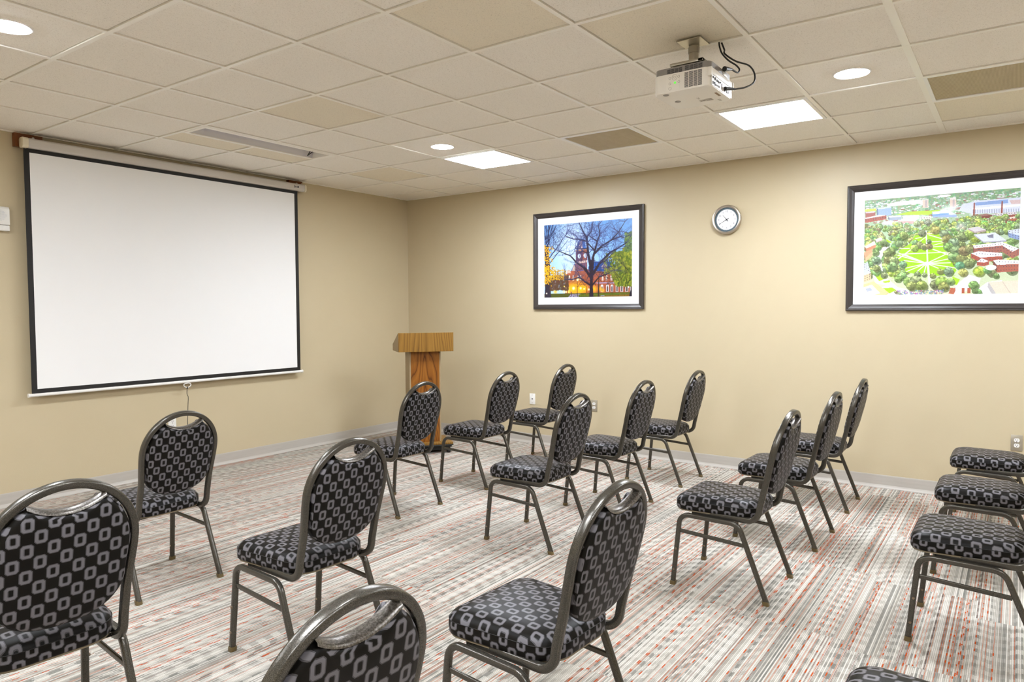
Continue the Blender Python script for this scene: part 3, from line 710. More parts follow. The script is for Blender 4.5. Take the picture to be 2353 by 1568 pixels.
    c.line(Z(1362, 600), Z(1364, 535), .014, .002, (70, 72, 96))
    # lower mosaic
    trees(260, 0, 1, .26, .42, .012, .024)
    # roads, paving on the left and bottom
    c.poly(P((380, 1000), (420, 960), (470, 1080), (600, 1160), (760, 1290), (700, 1303), (560, 1200), (440, 1180)), (226, 222, 230)); c.poly(P((480, 880), (540, 820), (600, 780), (580, 830), (500, 930)), (214, 210, 220))
    c.poly(P((300, 1303), (560, 1200), (760, 1240), (900, 1303)), (222, 220, 226)); c.poly(P((1180, 1290), (1380, 1100), (1500, 1140), (1480, 1200), (1300, 1300)), (226, 222, 224)); c.poly(P((1480, 1240), (1560, 1180), (1700, 1160), (1600, 1303), (1480, 1303)), (236, 232, 230))
    for q in (P((430, 1100), (530, 1075), (560, 1130), (480, 1160)), P((510, 1165), (590, 1150), (600, 1170), (540, 1178)), P((520, 1230), (620, 1225), (660, 1250), (590, 1285)), P((560, 1070), (720, 1040), (760, 1090), (600, 1120)), P((1230, 1120), (1300, 1150), (1270, 1210), (1220, 1180)), P((470, 760), (560, 740), (620, 770), (500, 790))): c.poly(q, (164, 212, 40))
    trees(230, 0, .98, .40, .70, .016, .030); trees(60, 0.02, .30, .62, .80, .016, .032)
    c.poly(P((410, 940), (480, 860), (540, 800), (560, 830), (500, 940), (520, 1060), (440, 1020)), (222, 220, 226), .8)
    # the lawn with paths
    lawn = P((860, 700), (1120, 690), (1130, 780), (1180, 870), (1215, 960), (1270, 1060), (1230, 1110), (980, 1110), (760, 1070), (740, 960), (660, 960), (700, 850), (820, 780))
    c.poly(lawn, (150, 204, 34)); 
    for k in range(700):
        u, v = R.uniform(.2, .62), R.uniform(.4, .86); c.disc(u, v, .006, (140+30*R.rand(), 196+20*R.rand(), 40), .18)
    wh = (236, 232, 226); C0 = (975, 985)
    for e in ((740, 890), (745, 955), (770, 1065), (765, 1030), (880, 1065), (950, 1075), (1090, 1035), (1260, 1035), (1210, 982), (1205, 940), (1200, 880), (680, 900)): c.line(Z(*C0), Z(*e), .007, .006, wh)
    for a, b, w in (((972, 660), (980, 860), .009), ((980, 840), (985, 990), .010), ((985, 980), (1003, 1180), .014), ((660, 955), (830, 835), .008), ((690, 880), (980, 990), .007), ((700, 890), (1180, 875), .006), ((1040, 845), (1200, 905), .007), ((1000, 700), (1130, 740), .006), ((970, 720), (900, 770), .005), ((865, 735), (940, 720), .005), ((700, 835), (800, 832), .006), ((1010, 770), (1130, 765), .006), ((1040, 805), (1130, 780), .005), ((1040, 820), (1140, 815), .005), ((975, 690), (1060, 680), .005)): c.line(Z(*a), Z(*b), w, w, wh)
    c.disc(*Z(*C0), .016, (240, 226, 214), asp=.8)
    # tree belts round the lawn
    for x, y, r in ((860, 780, .024), (900, 800, .026), (850, 830, .026), (950, 815, .024), (1000, 812, .022), (930, 680, .026), (1000, 765, .016), (700, 720, .03), (740, 700, .028), (690, 780, .026), (1060, 650, .03), (1150, 690, .03), (1180, 740, .032), (1240, 780, .034), (1190, 820, .032), (1260, 850, .034), (1240, 920, .036), (1320, 940, .036), (1380, 990, .034), (1300, 1010, .03), (1340, 860, .034), (1400, 840, .03), (1450, 740, .03), (1330, 720, .034), (1400, 690, .03), (580, 940, .034), (640, 950, .03), (620, 1010, .034), (730, 990, .026), (450, 950, .03), (450, 1030, .028), (600, 860, .032), (560, 880, .026), (440, 870, .026), (470, 820, .022), (520, 770, .028), (880, 1095, .022), (950, 1100, .018), (1035, 1110, .02), (1110, 1070, .022), (1190, 1070, .032), (1330, 1080, .03), (720, 1110, .032), (680, 1140, .026), (790, 1170, .036), (860, 1160, .04), (820, 1210, .036), (920, 1210, .04), (1060, 1200, .036), (1120, 1170, .04), (1140, 1220, .036), (1210, 1170, .026), (1480, 1070, .036), (1600, 1090, .028), (1560, 1060, .024), (1430, 1210, .032), (1470, 1280, .024), (1780, 1060, .034), (1640, 1120, .02), (1740, 900, .024), (1660, 870, .022), (1550, 870, .018), (660, 1270, .014), (700, 1290, .012), (1440, 1270, .018)): tree(*Z(x, y), r, .2)
    # buildings right and left
    block([(1385, 640), (1480, 622), (1555, 655), (1450, 675)], 14, (202, 196, 200), (170, 150, 150)); block([(1440, 700), (1640, 685), (1740, 765), (1530, 775)], 12, (206, 212, 224), (160, 160, 176)); c.poly(P((1560, 715), (1620, 700), (1620, 740), (1580, 735)), (120, 120, 140))
    block([(1755, 665), (1860, 650), (1860, 720), (1760, 690)], 45, (200, 208, 222), (130, 150, 190), 2)
    block([(1430, 810), (1700, 780), (1850, 850), (1790, 880), (1700, 815), (1440, 840)], 65, (240, 238, 242), (156, 96, 84), 2); block([(1410, 890), (1480, 870), (1700, 890), (1700, 920), (1500, 935)], 45, (222, 220, 226), (164, 82, 66), 1)
    block([(1465, 975), (1510, 940), (1575, 970), (1530, 985)], 36, (232, 232, 238), (168, 82, 66), 1); block([(1615, 965), (1660, 955), (1845, 965), (1845, 1000), (1650, 1010)], 75, (226, 232, 242), (164, 92, 76), 2); c.disc(*Z(1595, 1035), .032, (248, 248, 250), asp=.6)
    c.poly(P((1570, 1180), (1845, 1165), (1840, 1303), (1640, 1303)), (222, 206, 186)); c.poly(P((1570, 1180), (1640, 1303), (1600, 1303), (1560, 1230)), (180, 176, 176)); c.line(Z(1700, 1180), Z(1770, 1300), .004, .004, (190, 176, 160))
    for x in (1220, 1330, 1385): c.rect(*Z(x-14, 1235), *Z(x+14, 1290), (172, 88, 62))
    c.poly(P((1190, 1290), (1200, 1255), (1255, 1230), (1258, 1260), (1240, 1300)), (176, 96, 70))
    block([(320, 810), (430, 755), (445, 790), (340, 830)], 30, (238, 216, 196), (200, 130, 100)); block([(315, 870), (400, 835), (408, 860), (330, 925)], 40, (226, 150, 116), (212, 170, 130)); block([(440, 740), (500, 720), (515, 735), (450, 760)], 14, (240, 240, 244), (200, 180, 180))
    block([(312, 985), (355, 965), (390, 1075), (312, 1100)], 70, (190, 196, 208), (214, 186, 146), 3); block([(310, 1190), (420, 1160), (580, 1275), (540, 1303), (310, 1303)], 10, (240, 196, 144), (220, 180, 140)); c.poly(P((310, 1220), (400, 1195), (490, 1280), (400, 1303), (310, 1303)), (240, 240, 244)); c.poly(P((330, 1235), (380, 1220), (410, 1250), (350, 1265)), (170, 176, 190))
    for k in range(130): u, v = Z(R.uniform(700, 1180), 0); v = .955+.04*R.rand()-.1*abs(u-.42)**2; c.disc(u, v, .005, (96+100*R.rand(), 96+90*R.rand(), 110+90*R.rand()), .9)
    c.a[:] = np.clip(c.a*.94+.06+R.normal(0, .018, c.a.shape[:2])[..., None], 0, 1)
    return c
M_print = mat_vcol('photo_print', .3)
def picture(label, yc, zc, canvas):
    W, Hh = 1.272, 1.008; t = thing('framed_picture', label, 'picture', (0, yc, zc), RW, 'large framed photographs')
    w, h, f = W/2, Hh/2, .052
    bm = bmesh.new(); sec = [(0, 0), (0, -.026), (.005, -.030), (.012, -.0285), (.018, -.031), (.034, -.026), (.046, -.0185), (.050, -.0175), (.052, -.014), (.052, 0)]
    rings = []
    for sx, sz in ((-1, -1), (1, -1), (1, 1), (-1, 1)): rings.append([bm.verts.new((sx*(w-a), b, sz*(h-a))) for a, b in sec])
    n = len(sec)
    for k in range(4):
        A, B = rings[k], rings[(k+1) % 4]
        for i in range(n): bm.faces.new((A[i], A[(i+1) % n], B[(i+1) % n], B[i]))
    obj('frame', bm, M_frame, t)
    bm = bmesh.new(); iw, ih = .509, .380; o = .0515
    for a in ((-w+o, -iw, -h+o, h-o), (iw, w-o, -h+o, h-o), (-iw, iw, -h+o, -ih), (-iw, iw, ih, h-o)): box(bm, a[0], a[1], -.0095, -.006, a[2], a[3])
    obj('mat_board', bm, M_mat, t)
    canvas.mesh('print', 2*iw+.004, 2*ih+.004, M_print, t, -.0065)
    bm = bmesh.new(); box(bm, -w+o, w-o, -.0130, -.0122, -h+o, h-o); obj('glazing', bm, M_glass, t)
picture('black framed photo of a clock tower and bare tree at dusk', -2.487, 1.949, paint_dusk())
picture('black framed aerial photo of green lawns and campus buildings, cut by the right edge', -5.553, 1.930, paint_aerial())

# ------------------------------------------------------------------ projector and its cables
t = thing('ceiling_projector', 'white and grey projector hung upside down from the ceiling tiles', 'projector', (-2.90, -4.727, 2.497))
x0, x1, y0, y1 = -.15, .16, -.145, .143
def rbox(bm, x0, x1, y0, y1, z0, z1, r, n=5, e=0.0):
    pts = rrect(x1-x0, y1-y0, r, n); cx, cy = (x0+x1)/2, (y0+y1)/2; prism(bm, [(p[0]+cx, p[1]+cy) for p in pts], 2, z0, z1)
    if e:
        es = [ed for ed in bm.edges if abs(ed.verts[0].co.z-z0) < 1e-6 and abs(ed.verts[1].co.z-z0) < 1e-6]; bmesh.ops.bevel(bm, geom=es, offset=e, segments=3, profile=.5, affect='EDGES')
bm = bmesh.new(); rbox(bm, x0, x1, y0, y1, 0, .088, .035, 6, .008); obj('housing', bm, M_projw, t, angle=35)
bm = bmesh.new(); rbox(bm, x0+.004, x1-.004, y0+.004, y1-.004, .088, .118, .032, 6); obj('underside_cover', bm, M_projg, t, angle=35)
bm = bmesh.new()
for r in range(17):
    for k in range(4):
        ya = -.104 + k*.0222; box(bm, x0-.0006, x0+.002, ya, ya+.0195, .010+r*.0043, .0124+r*.0043)
for r in range(5):
    for k in range(4):
        ya = -.104 + k*.0222; box(bm, x0+.0032, x0+.006, ya, ya+.0195, .092+r*.0046, .0945+r*.0046)
    for k in range(4):
        ya = -.004 + k*.0195; box(bm, x0+.0032, x0+.006, ya, ya+.0170, .090+r*.0044, .0925+r*.0044)
obj('vent_slots', bm, M_slot, t)
bm = bmesh.new(); box(bm, x0-.0008, x0+.002, .008, .077, .008, .084); cp = obj('control_panel', bm, simple('panel_cream', (.84, .80, .72), .45), t)
def ringm(bm, y, z, r, w): lathe(bm, (x0-.0008, y, z), (-1, 0, 0), [(r, 0), (r, .0006), (r-w, .0006), (r-w, 0)], 24)
bm = bmesh.new()
for y, z, r in ((.032, .068, .0135), (.032, .068, .0055), (.056, .067, .0055), (.008+.003, .069, .0055), (.056, .041, .0055), (.010, .044, .0055), (.055, .018, .0075)): ringm(bm, y, z, r, .0009)
obj('button', bm, M_pl, cp)
bm = bmesh.new(); cyl(bm, (x0-.0008, .030, .042), (-1, 0, 0), .0052, .0045, .0012, 20); obj('power_button', bm, simple('green_led', (.05, .42, .03), .4, emit=(.1, .9, .05), est=.35), cp)
bm = bmesh.new(); box(bm, -.132, .146, y0-.0012, y0+.002, .006, .054); pp = obj('port_panel', bm, M_panel, t)
yp = y0-.0012
for x, z, r in ((-.118, .044, .005), (-.092, .042, .008), (-.066, .040, .006), (-.052, .040, .005), (-.040, .038, .005), (-.02, .042, .004)): bm = bmesh.new(); cyl(bm, (x, yp, z), (0, -1, 0), r, r*.8, .003, 14); obj('port', bm, M_slot, pp)
for x, z, w, h in ((-.12, .018, .004, .007), (-.108, .020, .003, .004), (-.094, .018, .004, .008), (-.082, .016, .004, .004), (-.066, .017, .0025, .004), (-.05, .017, .0025, .005), (-.035, .018, .0025, .005), (0.0, .030, .002, .012), (.045, .020, .004, .005), (.07, .024, .002, .010), (.092, .022, .003, .006)): bm = bmesh.new(); box(bm, x-w, x+w, yp-.002, yp, z-h, z+h); obj('port', bm, M_slot, pp)

bm = bmesh.new(); box(bm, x0+.008, x1-.008, y0-.003, y0+.004, .055, .0855, .002); obj('upper_ledge', bm, M_projw, t, angle=40)
for xa in (x0-.002, x1-.010):
    bm = bmesh.new(); box(bm, xa, xa+.012, y0-.006, y0+.014, .045, .086, .002); obj('side_clip', bm, M_projw, t, angle=40)
bm = bmesh.new(); box(bm, .03, .09, y0+.001, y0+.01, .092, .110, .002); obj('filter_latch', bm, M_white, t, angle=40)
bm = bmesh.new()
for x, y in ((-.120, .088), (.018, .084)): lathe(bm, (x, y, 0), (0, 0, -1), [(0, .002), (.014, .002), (.015, 0)], 24)
obj('foot', bm, M_projg, t, angle=40)
bm = bmesh.new(); box(bm, -.02, .045, -.128, -.116, -.0008, .002); obj('rating_label', bm, simple('label_brown', (.30, .20, .12), .6), t)
bm = bmesh.new(); bx_ = Matrix.Translation((.025, -.021, -.0006)) @ Matrix.Rotation(PI, 4, 'X') @ Matrix.Rotation(PI, 4, 'Z'); add_text(bm, 'NEC', .017, bx_)
for k in range(5): box(bm, .055+k*.008, .0578+k*.008, -.075, -.045+.01*(k % 3), -.0006, -.0002)
for k in range(4): box(bm, .06+k*.008, .0625+k*.008, -.038, -.012+.006*(k % 2), -.0006, -.0002)
for k in range(3): box(bm, .098+k*.013, .1015+k*.013, -.105, -.092, -.0006, -.0002)
obj('lettering', bm, M_pl, t)
bm = bmesh.new(); lathe(bm, (.06, .143, .050), (0, 1, 0), [(.040, -.01), (.040, .012), (.036, .018), (.030, .012), (0, .006)], 36); obj('lens', bm, M_slot, t, angle=40)
# mount
bm = bmesh.new(); box(bm, -.062, .060, -.062, .060, .266, .2705); obj('ceiling_plate', bm, M_alu, t)
bm = bmesh.new(); lathe(bm, (.045, .012, .148), (0, 0, 1), [(.026, 0), (.026, .082), (.0285, .083), (.0285, .112), (.022, .1135), (.022, .118)], 28); obj('mount_pole', bm, M_alu, t, angle=40)
bm = bmesh.new(); box(bm, -.144, .02, -.105, -.080, .124, .138, .002); box(bm, -.144, -.120, -.105, .060, .124, .138, .002); box(bm, -.03, .11, -.05, .07, .138, .148, .002)
for x, y in ((-.02, .055), (.10, -.04), (.10, .06), (-.02, -.04)): cyl(bm, (x, y, .144), (0, 0, 1), .011, .011, .016, 14)
for x, y in ((-.13, .05), (-.13, -.09), (.10, -.09), (.10, .05)): cyl(bm, (x, y, .116), (0, 0, 1), .006, .006, .014, 10)
sweep(bm, [(.02, -.0925, .131), (.11, -.09, .131)], circ(.008, 8), (0, 0, 1)); sweep(bm, [(.05, -.04, .14), (.10, -.09, .131)], circ(.008, 8), (0, 0, 1)); sweep(bm, [(.05, .05, .14), (.10, .05, .131)], circ(.008, 8), (0, 0, 1))
obj('mount_bracket', bm, M_alu, t, angle=40)
def cable(name, label, pts, plug):
    t = thing(name, label, 'cable', pts[0])
    o = Vector(pts[0]); bm = bmesh.new(); sweep(bm, [p-o for p in spline(pts, 10)], circ(.0042, 8), (0, 0, 1)); obj('cord', bm, M_cord, t, smooth=True)
    a, b = Vector(plug[0])-o, Vector(plug[1])-o; bm = bmesh.new(); cyl(bm, a, b-a, plug[2], plug[3], (b-a).length, 14); obj('plug', bm, M_cord, t, angle=40)
cable('power_cable', 'short black power cable looping from the ceiling to the projector top', [(-2.826, -4.832, 2.766), (-2.842, -4.842, 2.735), (-2.835, -4.852, 2.705), (-2.80, -4.872, 2.678), (-2.755, -4.895, 2.662), (-2.735, -4.905, 2.645), (-2.765, -4.905, 2.622), (-2.83, -4.897, 2.622)], ((-2.828, -4.897, 2.622), (-2.905, -4.888, 2.606), .006, .0125))
cable('video_cable', 'long black video cable bowing from the ceiling to the projector ports', [(-2.818, -4.842, 2.766), (-2.800, -4.850, 2.735), (-2.825, -4.862, 2.705), (-2.78, -4.90, 2.675), (-2.695, -4.94, 2.668), (-2.650, -4.955, 2.635), (-2.665, -4.955, 2.590), (-2.725, -4.935, 2.555), (-2.80, -4.905, 2.532)], ((-2.798, -4.905, 2.533), (-2.870, -4.8795, 2.522), .005, .010))

# ------------------------------------------------------------------ lectern
t = thing('lectern', 'wood veneer lectern with slanted top standing in the room corner', 'lectern', (-.975, -1.125, 0), math.radians(143.1))
# local +y faces the audience
bm = bmesh.new(); box(bm, -.266, .266, -.205, .205, .090, .112, .004); obj('base_board', bm, M_oak, t, angle=40)
bm = bmesh.new(); box(bm, -.268, .268, -.207, .207, .078, .0895, .003); obj('base_edge', bm, M_rub, t, angle=40)
for sx in (-1, 1):
    for sy in (-1, 1):
        r = bmesh.new(); box(r, sx*.225-.028, sx*.225+.028, sy*.165-.028, sy*.165+.028, .062, .0775); cyl(r, (sx*.225-.014, sy*.165, .032), (1, 0, 0), .032, .032, .028, 20); obj('caster', r, M_rub, t, angle=40)
bm = bmesh.new(); box(bm, -.215, .215, -.155, .155, .030, .0775); obj('plinth', bm, M_rub, t)
bm = bmesh.new(); box(bm, -.1445, .1445, .112, .130, .1125, 1.029); obj('front_panel', bm, M_walnut, t)
bm = bmesh.new(); box(bm, -.1445, .1445, .1302, .134, .935, 1.029); obj('top_rail', bm, M_walnut, t)
for sx in (-1, 1):
    bm = bmesh.new(); box(bm, sx*.1448 if sx > 0 else -.158, .158 if sx > 0 else -.1448, -.13, .131, .1125, 1.029); obj('side_panel', bm, M_edge, t)
bm = bmesh.new(); box(bm, -.1445, .1445, -.11, -.098, .1125, 1.0); obj('inner_shelf', bm, M_walnut, t)
bm = bmesh.new(); box(bm, -.276, .276, .183, .199, 1.0295, 1.219, .0012, 1); obj('head_front', bm, M_oak, t)
for sx in (-1, 1):
    bm = bmesh.new(); a, b = (.262, .276) if sx > 0 else (-.276, -.262)
    prism(bm, [(.1828, 1.0295), (.1828, 1.218), (-.199, 1.094), (-.199, 1.0295)], 0, a, b); obj('head_side', bm, M_edge, t)
bm = bmesh.new(); box(bm, -.2618, .2618, -.199, .1828, 1.0295, 1.044); obj('head_floor', bm, M_edge, t)
bm = bmesh.new(); prism(bm, [(.1826, 1.1995), (.1826, 1.2125), (-.199, 1.0885), (-.199, 1.0755)], 0, -.2618, .2618); obj('reading_surface', bm, M_oak, t)

# ------------------------------------------------------------------ banquet chairs
def backy(z):   # y of the back frame centre line
    return -.203 - .235*(z-.5)
def chair():
    t = thing('banquet_chair', '', 'chair')
    sq = rrect(.0235, .0235, .006, 2)
    for s in (-1, 1):
        X0, X1 = .221, .214
        def V(y, z): return (s*(X0+(X1-X0)*z/.38), y, z)
        full = fillet([V(.240, .012), V(.205, .379), V(.03, .376)], .052, 8); bm = bmesh.new(); sweep(bm, full, sq, (1, 0, 0)); lf = obj('leg', bm, M_ham, t, angle=50)
        full = fillet([V(-.243, .012), V(-.100, .373), V(.03, .376)], .060, 8); bm = bmesh.new(); sweep(bm, full, sq, (1, 0, 0)); lr = obj('leg', bm, M_ham, t, angle=50)
        for lg, y, dy in ((lf, .240, -.0024), (lr, -.243, .006)):
            bm = bmesh.new(); pts = rrect(.030, .030, .007, 3)
            A = [bm.verts.new((s*X0+p[0], y+p[1], 0)) for p in pts]; B = [bm.verts.new((s*X0+p[0], y+dy+p[1], .020)) for p in pts]; n = len(pts)
            bm.faces.new(A[::-1]); bm.faces.new(B)
            for i in range(n): bm.faces.new((A[i], A[(i+1) % n], B[(i+1) % n], B[i]))
            obj('foot_cap', bm, M_cap, lg, angle=50)
        bm = bmesh.new()
        for z in (.085, .195):
            y = .240-.0955*z/1.0; cyl(bm, (s*(X0-.002*z), y, z), (1, 0, 0), .006, .0055, .0135, 12); cyl(bm, (s*(X0-.002*z), y, z), (-1, 0, 0), .006, .0055, .0135, 12)
        obj('rivet', bm, M_rivet, lf, angle=40)
        bm = bmesh.new(); sweep(bm, [(s*.2155, .214, .292), (s*.2165, -.128, .272)], rrect(.020, .011, .004, 2), (0, 0, 1)); obj('stretcher', bm, M_ham, t, angle=50)
    # back frame: hoop running down into forward J bends
    half = []
    for k in range(0, 25):
        a = PI/2*(1-k/24); z = .737 + .1925*math.sin(a); x = .1935*math.cos(a); half.append((x, backy(z), z))
    for z in np.linspace(.715, .475, 14):
        f = np.clip((.737-z)/.18, 0, 1); f = f*f*(3-2*f); half.append((.1935-.0105*f, backy(z), z))
    c = (.1832, backy(.455)+.060, .4525)
    for k in range(0, 10):
        a = math.radians(10 + 80*k/9); half.append((.1832, c[1]-.060*math.cos(a), c[2]-.060*math.sin(a)))
    half.append((.1832, .05, .392)); half.append((.1832, .150, .392))
    path = [(-p[0], p[1], p[2]) for p in half[:0:-1]] + half
    m0 = rrect(.029, .0235, .006, 2)
    # sweep from the apex both ways as one tube
    bm = bmesh.new(); sweep(bm, path, m0, (0, 0, -1)); obj('back_frame', bm, M_ham, t, angle=50)
    bm = bmesh.new(); sweep(bm, [(-.183, -.128, .3905), (.183, -.128, .3905)], circ(.006, 8), (0, 0, 1)); obj('cross_rod', bm, M_ham, t, smooth=True)
    # back pad
    nrm = Vector((0, -1, -.235)).normalized(); upv = Vector((0, -.235, 1)).normalized()
    org = Vector((0, backy(.5), .5))
    def W3(x, zz, n): return org + Vector((x, 0, 0)) + upv*((zz-.5)/upv.z) + nrm*n
    def outline():
        o = []
        nn = [(-.0865, .882), (-.076, .879), (-.060, .8695), (-.040, .8625), (-.02, .8590), (0, .858), (.02, .8590), (.040, .8625), (.060, .8695), (.076, .879), (.0865, .882)]
        o += nn
        for k in range(1, 17):
            a = math.radians(58 - 58*k/16); o.append((.177*math.cos(a)+.001, .737 + .172*math.sin(a)))
        for z in (.715, .69, .665): o.append((.1775-.006*((.737-z)/.072)**2, z))
        for k in range(1, 24):
            a = PI*k/24; e = 2/2.35; ca, sa = math.cos(a), math.sin(a); o.append((.1715*math.copysign(abs(ca)**e, ca), .650-.138*abs(sa)**e))
        r = [(-x, z) for x, z in o[::-1] if 0]
        for z in (.665, .69, .715): o.append((-(.1775-.006*((.737-z)/.072)**2), z))
        for k in range(16, 0, -1):
            a = math.radians(58 - 58*k/16); o.append((-(.177*math.cos(a)+.001), .737 + .172*math.sin(a)))
        return o
    ol = outline(); cx, cz = 0.0, .69
    bm = bmesh.new(); uvl = bm.loops.layers.uv.new('UVMap'); UV = {}
    levels = [(.30, .0335, 1), (.62, .0328, 1), (.84, .0308, 1), (.94, .0275, 1), (.982, .0220, 1), (1.0, .0135, 1), (1.0, -.008, -1), (1.0, -.016, -1), (.985, -.0205, -1), (.93, -.0245, -1), (.80, -.027, -1), (.5, -.029, -1)]
    rings = []
    for f, n, sd in levels:
        rg = []
        for x, z in ol:
            v = bm.verts.new(W3(cx+(x-cx)*f, cz+(z-cz)*f - ((.013 if n < -.01 else .0065) if f > .9 and z > .84 and abs(x) < .08 else 0), n)); UV[v] = (cx+(x-cx)*f + n*.6*(1 if x > 0 else -1)*(f >= .98), cz+(z-cz)*f); rg.append(v)
        rings.append(rg)
    va = bm.verts.new(W3(cx, cz, .0338)); UV[va] = (cx, cz); vb = bm.verts.new(W3(cx, cz, -.0295)); UV[vb] = (cx, cz)
    n = len(ol)
    for i in range(n): bm.faces.new((va, rings[0][i], rings[0][(i+1) % n])); bm.faces.new((vb, rings[-1][(i+1) % n], rings[-1][i]))
    for A, B in zip(rings, rings[1:]):
        for i in range(n): bm.faces.new((A[i], B[i], B[(i+1) % n], A[(i+1) % n]))
    for f in bm.faces:
        for lp in f.loops: lp[uvl].uv = UV[lp.vert]
    pad = obj('backrest', bm, M_fab, t, angle=60)
    # metal lip of the handhold
    bm = bmesh.new(); pts = []
    for k in range(-12, 13):
        u = k/12; pts.append((u*.100, .8605 + .034*abs(u)**2.1))
    R0 = [[bm.verts.new(W3(x, z+dz, nn)) for x, z in pts] for nn, dz in ((.0240, -.0085), (.0215, -.0035), (.013, -.0008), (.002, -.0004), (-.008, -.0015), (-.012, -.0060))]
    for A, B in zip(R0, R0[1:]):
        for i in range(len(pts)-1): bm.faces.new((A[i], A[i+1], B[i+1], B[i]))
    obj('handhold_trim', bm, M_ham2, pad, smooth=True)
    # seat
    def seat_outline(o=0.0):
        pts = []
        for (cx_, cy_, r, a0) in ((.150, .183, .062, 0), (-.150, .183, .062, 90), (-.083, -.074, .106, 180), (.083, -.074, .106, 270)):
            for k in range(9):
                a = math.radians(a0+90*k/8); pts.append((cx_+(r+o)*math.cos(a), cy_+(r+o)*math.sin(a)))
        return pts
    so = seat_outline(); n0 = len(so)
    dense = []
    for i in range(n0):
        a, b = Vector(so[i]), Vector(so[(i+1) % n0]); m = max(1, int((b-a).length/.03))
        for k in range(m): dense.append(a+(b-a)*k/m)
    so = [(p.x, p.y) for p in dense]; n = len(so); cx, cy = 0.0, .02
    bm = bmesh.new(); uvl = bm.loops.layers.uv.new('UVMap'); TOP = {}; SIDE = {}
    arc = [0]
    for i in range(n): arc.append(arc[-1] + math.hypot(so[(i+1) % n][0]-so[i][0], so[(i+1) % n][1]-so[i][1]))
    # slight outward belly on sides
    side = [(.985, .4035), (1.0, .408), (1.006, .424), (1.004, .440), (.998, .4475)]
    top = [(.998, .4475), (.993, .4500), (.978, .4575), (.945, .4665), (.89, .4740), (.78, .4810), (.60, .4855), (.35, .4880)]
    Rs = [[bm.verts.new((cx+(x-cx)*f, cy+(y-cy)*f, z)) for x, y in so] for f, z in side]
    faces_side = []
    for q, (A, B) in enumerate(zip(Rs, Rs[1:])):
        for i in range(n):
            f = bm.faces.new((A[i], A[(i+1) % n], B[(i+1) % n], B[i]))
            for lp, (ui, zi) in zip(f.loops, ((arc[i], side[q][1]), (arc[i+1], side[q][1]), (arc[i+1], side[q+1][1]), (arc[i], side[q+1][1]))): lp[uvl].uv = (ui, zi*1.0+.034)
    Rt = [Rs[-1]] + [[bm.verts.new((cx+(x-cx)*f, cy+(y-cy)*f, z)) for x, y in so] for f, z in top[1:]]
    def tuv(v): return (v.co.x, v.co.y)
    newf = []
    for A, B in zip(Rt, Rt[1:]):
        for i in range(n): newf.append(bm.faces.new((A[i], A[(i+1) % n], B[(i+1) % n], B[i])))
    va = bm.verts.new((cx, cy, .4890))
    for i in range(n): newf.append(bm.faces.new((Rt[-1][i], Rt[-1][(i+1) % n], va)))
    for f in newf:
        for lp in f.loops: lp[uvl].uv = tuv(lp.vert)
    bm.faces.new(Rs[0][::-1])
    seat = obj('seat', bm, M_fab, t, angle=70)
    bm = bmesh.new(); sweep(bm, [(cx+(x-cx)*1.0005, cy+(y-cy)*1.0005, .4482) for x, y in so], circ(.0013, 6), (0, 0, 1), closed=True); obj('piping', bm, M_black, seat, smooth=True)
    bm = bmesh.new(); prism(bm, [(cx+(x-cx)*.972, cy+(y-cy)*.972) for x, y in so], 2, .3965, .4032); obj('seat_base', bm, M_board, t)
    return t
tt = NT('handhold_metal'); n_ = tt.noise(tt.coord('Object'), 240, 2); tt.set(Base_Color=tt.ramp(n_, ((.4, (.10, .09, .075)), (.65, (.22, .20, .18)))), Roughness=.32, Metallic=.6); tt.bump(n_, .25, .0012); M_ham2 = tt.m
proto = chair(); first = [True]
def dup(o, parent=None):
    c = o.copy(); COL.objects.link(c)
    if parent is not None: c.parent = parent; c.matrix_parent_inverse = o.matrix_parent_inverse
    for ch in list(o.children): dup(ch, c)
    return c
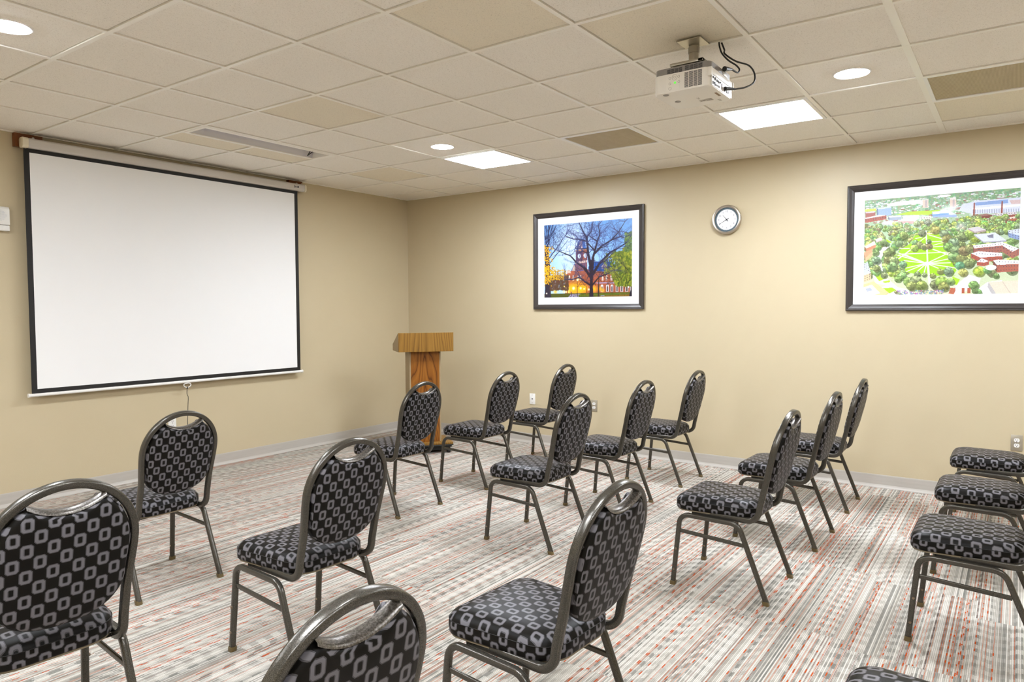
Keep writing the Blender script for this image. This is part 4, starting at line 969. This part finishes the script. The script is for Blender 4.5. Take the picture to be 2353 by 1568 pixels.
CH = [
 ('row2_left', -5.420, -3.55, -3.5, 'patterned banquet chair cut by the left edge of the photo, its back seen whole'),
 ('front_left', -4.383, -2.316, .4, 'patterned banquet chair directly under the projection screen pull cord'),
 ('c', -4.402, -3.616, -2.2, 'patterned banquet chair behind the one under the pull cord, left of centre'),
 ('d', -2.613, -2.353, -.1, 'patterned banquet chair directly in front of the lectern'),
 ('e', -1.642, -2.376, .5, 'patterned banquet chair just right of the lectern foot'),
 ('f', -.706, -2.382, -.3, 'patterned banquet chair beside the white wall jack, nearest the picture wall'),
 ('g', -2.609, -3.606, -.3, 'patterned banquet chair in the middle, overlapping the steel outlet at its top right'),
 ('h', -1.667, -3.615, -.7, 'patterned banquet chair in the middle of its row, right of the steel outlet'),
 ('i', -.682, -3.630, -.4, 'patterned banquet chair by the picture wall, below the clock'),
 ('j', -5.450, -4.795, -2.0, 'patterned banquet chair at the bottom edge, only its curved back top in view'),
 ('k', -4.423, -4.815, -3.5, 'largest whole-seated patterned banquet chair in the lower centre foreground'),
 ('l', -2.622, -4.857, -.3, 'patterned banquet chair on the right, front one of three whose backs line up'),
 ('m', -1.666, -4.876, -1.0, 'patterned banquet chair on the right, middle one of three whose backs line up'),
 ('n', -.710, -4.872, .5, 'patterned banquet chair on the right, rear one of three, closest to the picture wall'),
 ('o', -.675, -5.965, 0, 'patterned banquet chair seat at the right edge, farthest one below the outlet'),
 ('p', -1.670, -5.960, 0, 'patterned banquet chair seat at the right edge, middle one of three'),
 ('q', -2.640, -5.950, -.5, 'patterned banquet chair seat at the right edge, nearest of three with legs in view'),
 ('r', -4.400, -5.960, 0, 'patterned banquet chair at the bottom right, only a seat corner in view'),
]
for k, (_, x, y, r, lab) in enumerate(CH):
    o = proto if k == 0 else dup(proto)
    o.scale = (1.03,)*3 if k == 0 else (1, 1, 1)
    o.location = (x, y, 0); o.rotation_euler = (0, 0, math.radians(r)); o['label'] = lab; o['category'] = 'chair'; o['group'] = 'patterned banquet chairs set out in rows'

# ------------------------------------------------------------------ camera, world, view
yaw, pit, rol, F = .951041, -.0457432, -.0042279, 1630.593
f = Vector((math.sin(yaw)*math.cos(pit), math.cos(yaw)*math.cos(pit), math.sin(pit)))
r = f.cross(Vector((0, 0, 1))).normalized(); u = r.cross(f)
r2 = r*math.cos(rol) + u*math.sin(rol); u2 = -r*math.sin(rol) + u*math.cos(rol)
cam = bpy.data.cameras.new('camera'); co = bpy.data.objects.new('camera', cam); COL.objects.link(co)
Mx = Matrix(((r2.x, u2.x, -f.x), (r2.y, u2.y, -f.y), (r2.z, u2.z, -f.z))).to_4x4(); Mx.translation = (-6.33295, -6.06909, 1.45566)
co.matrix_world = Mx; cam.sensor_fit = 'HORIZONTAL'; cam.sensor_width = 36; cam.lens = 36*F/2353; cam.clip_start = .02
S.camera = co
w = bpy.data.worlds.new('world'); S.world = w; w.use_nodes = True; w.node_tree.nodes['Background'].inputs[0].default_value = (.9, .9, 1, 1); w.node_tree.nodes['Background'].inputs[1].default_value = .05
S.view_settings.view_transform = 'Standard'; S.view_settings.look = 'Medium High Contrast'; S.view_settings.exposure = 1.76; S.view_settings.gamma = 1.1
try:
    S.cycles.use_denoising = True; S.cycles.max_bounces = 8; S.cycles.diffuse_bounces = 4; S.cycles.use_adaptive_sampling = True; S.cycles.adaptive_threshold = .04; S.cycles.time_limit = 850; S.cycles.use_auto_tile = False; S.cycles.sample_clamp_indirect = 8
except Exception: pass
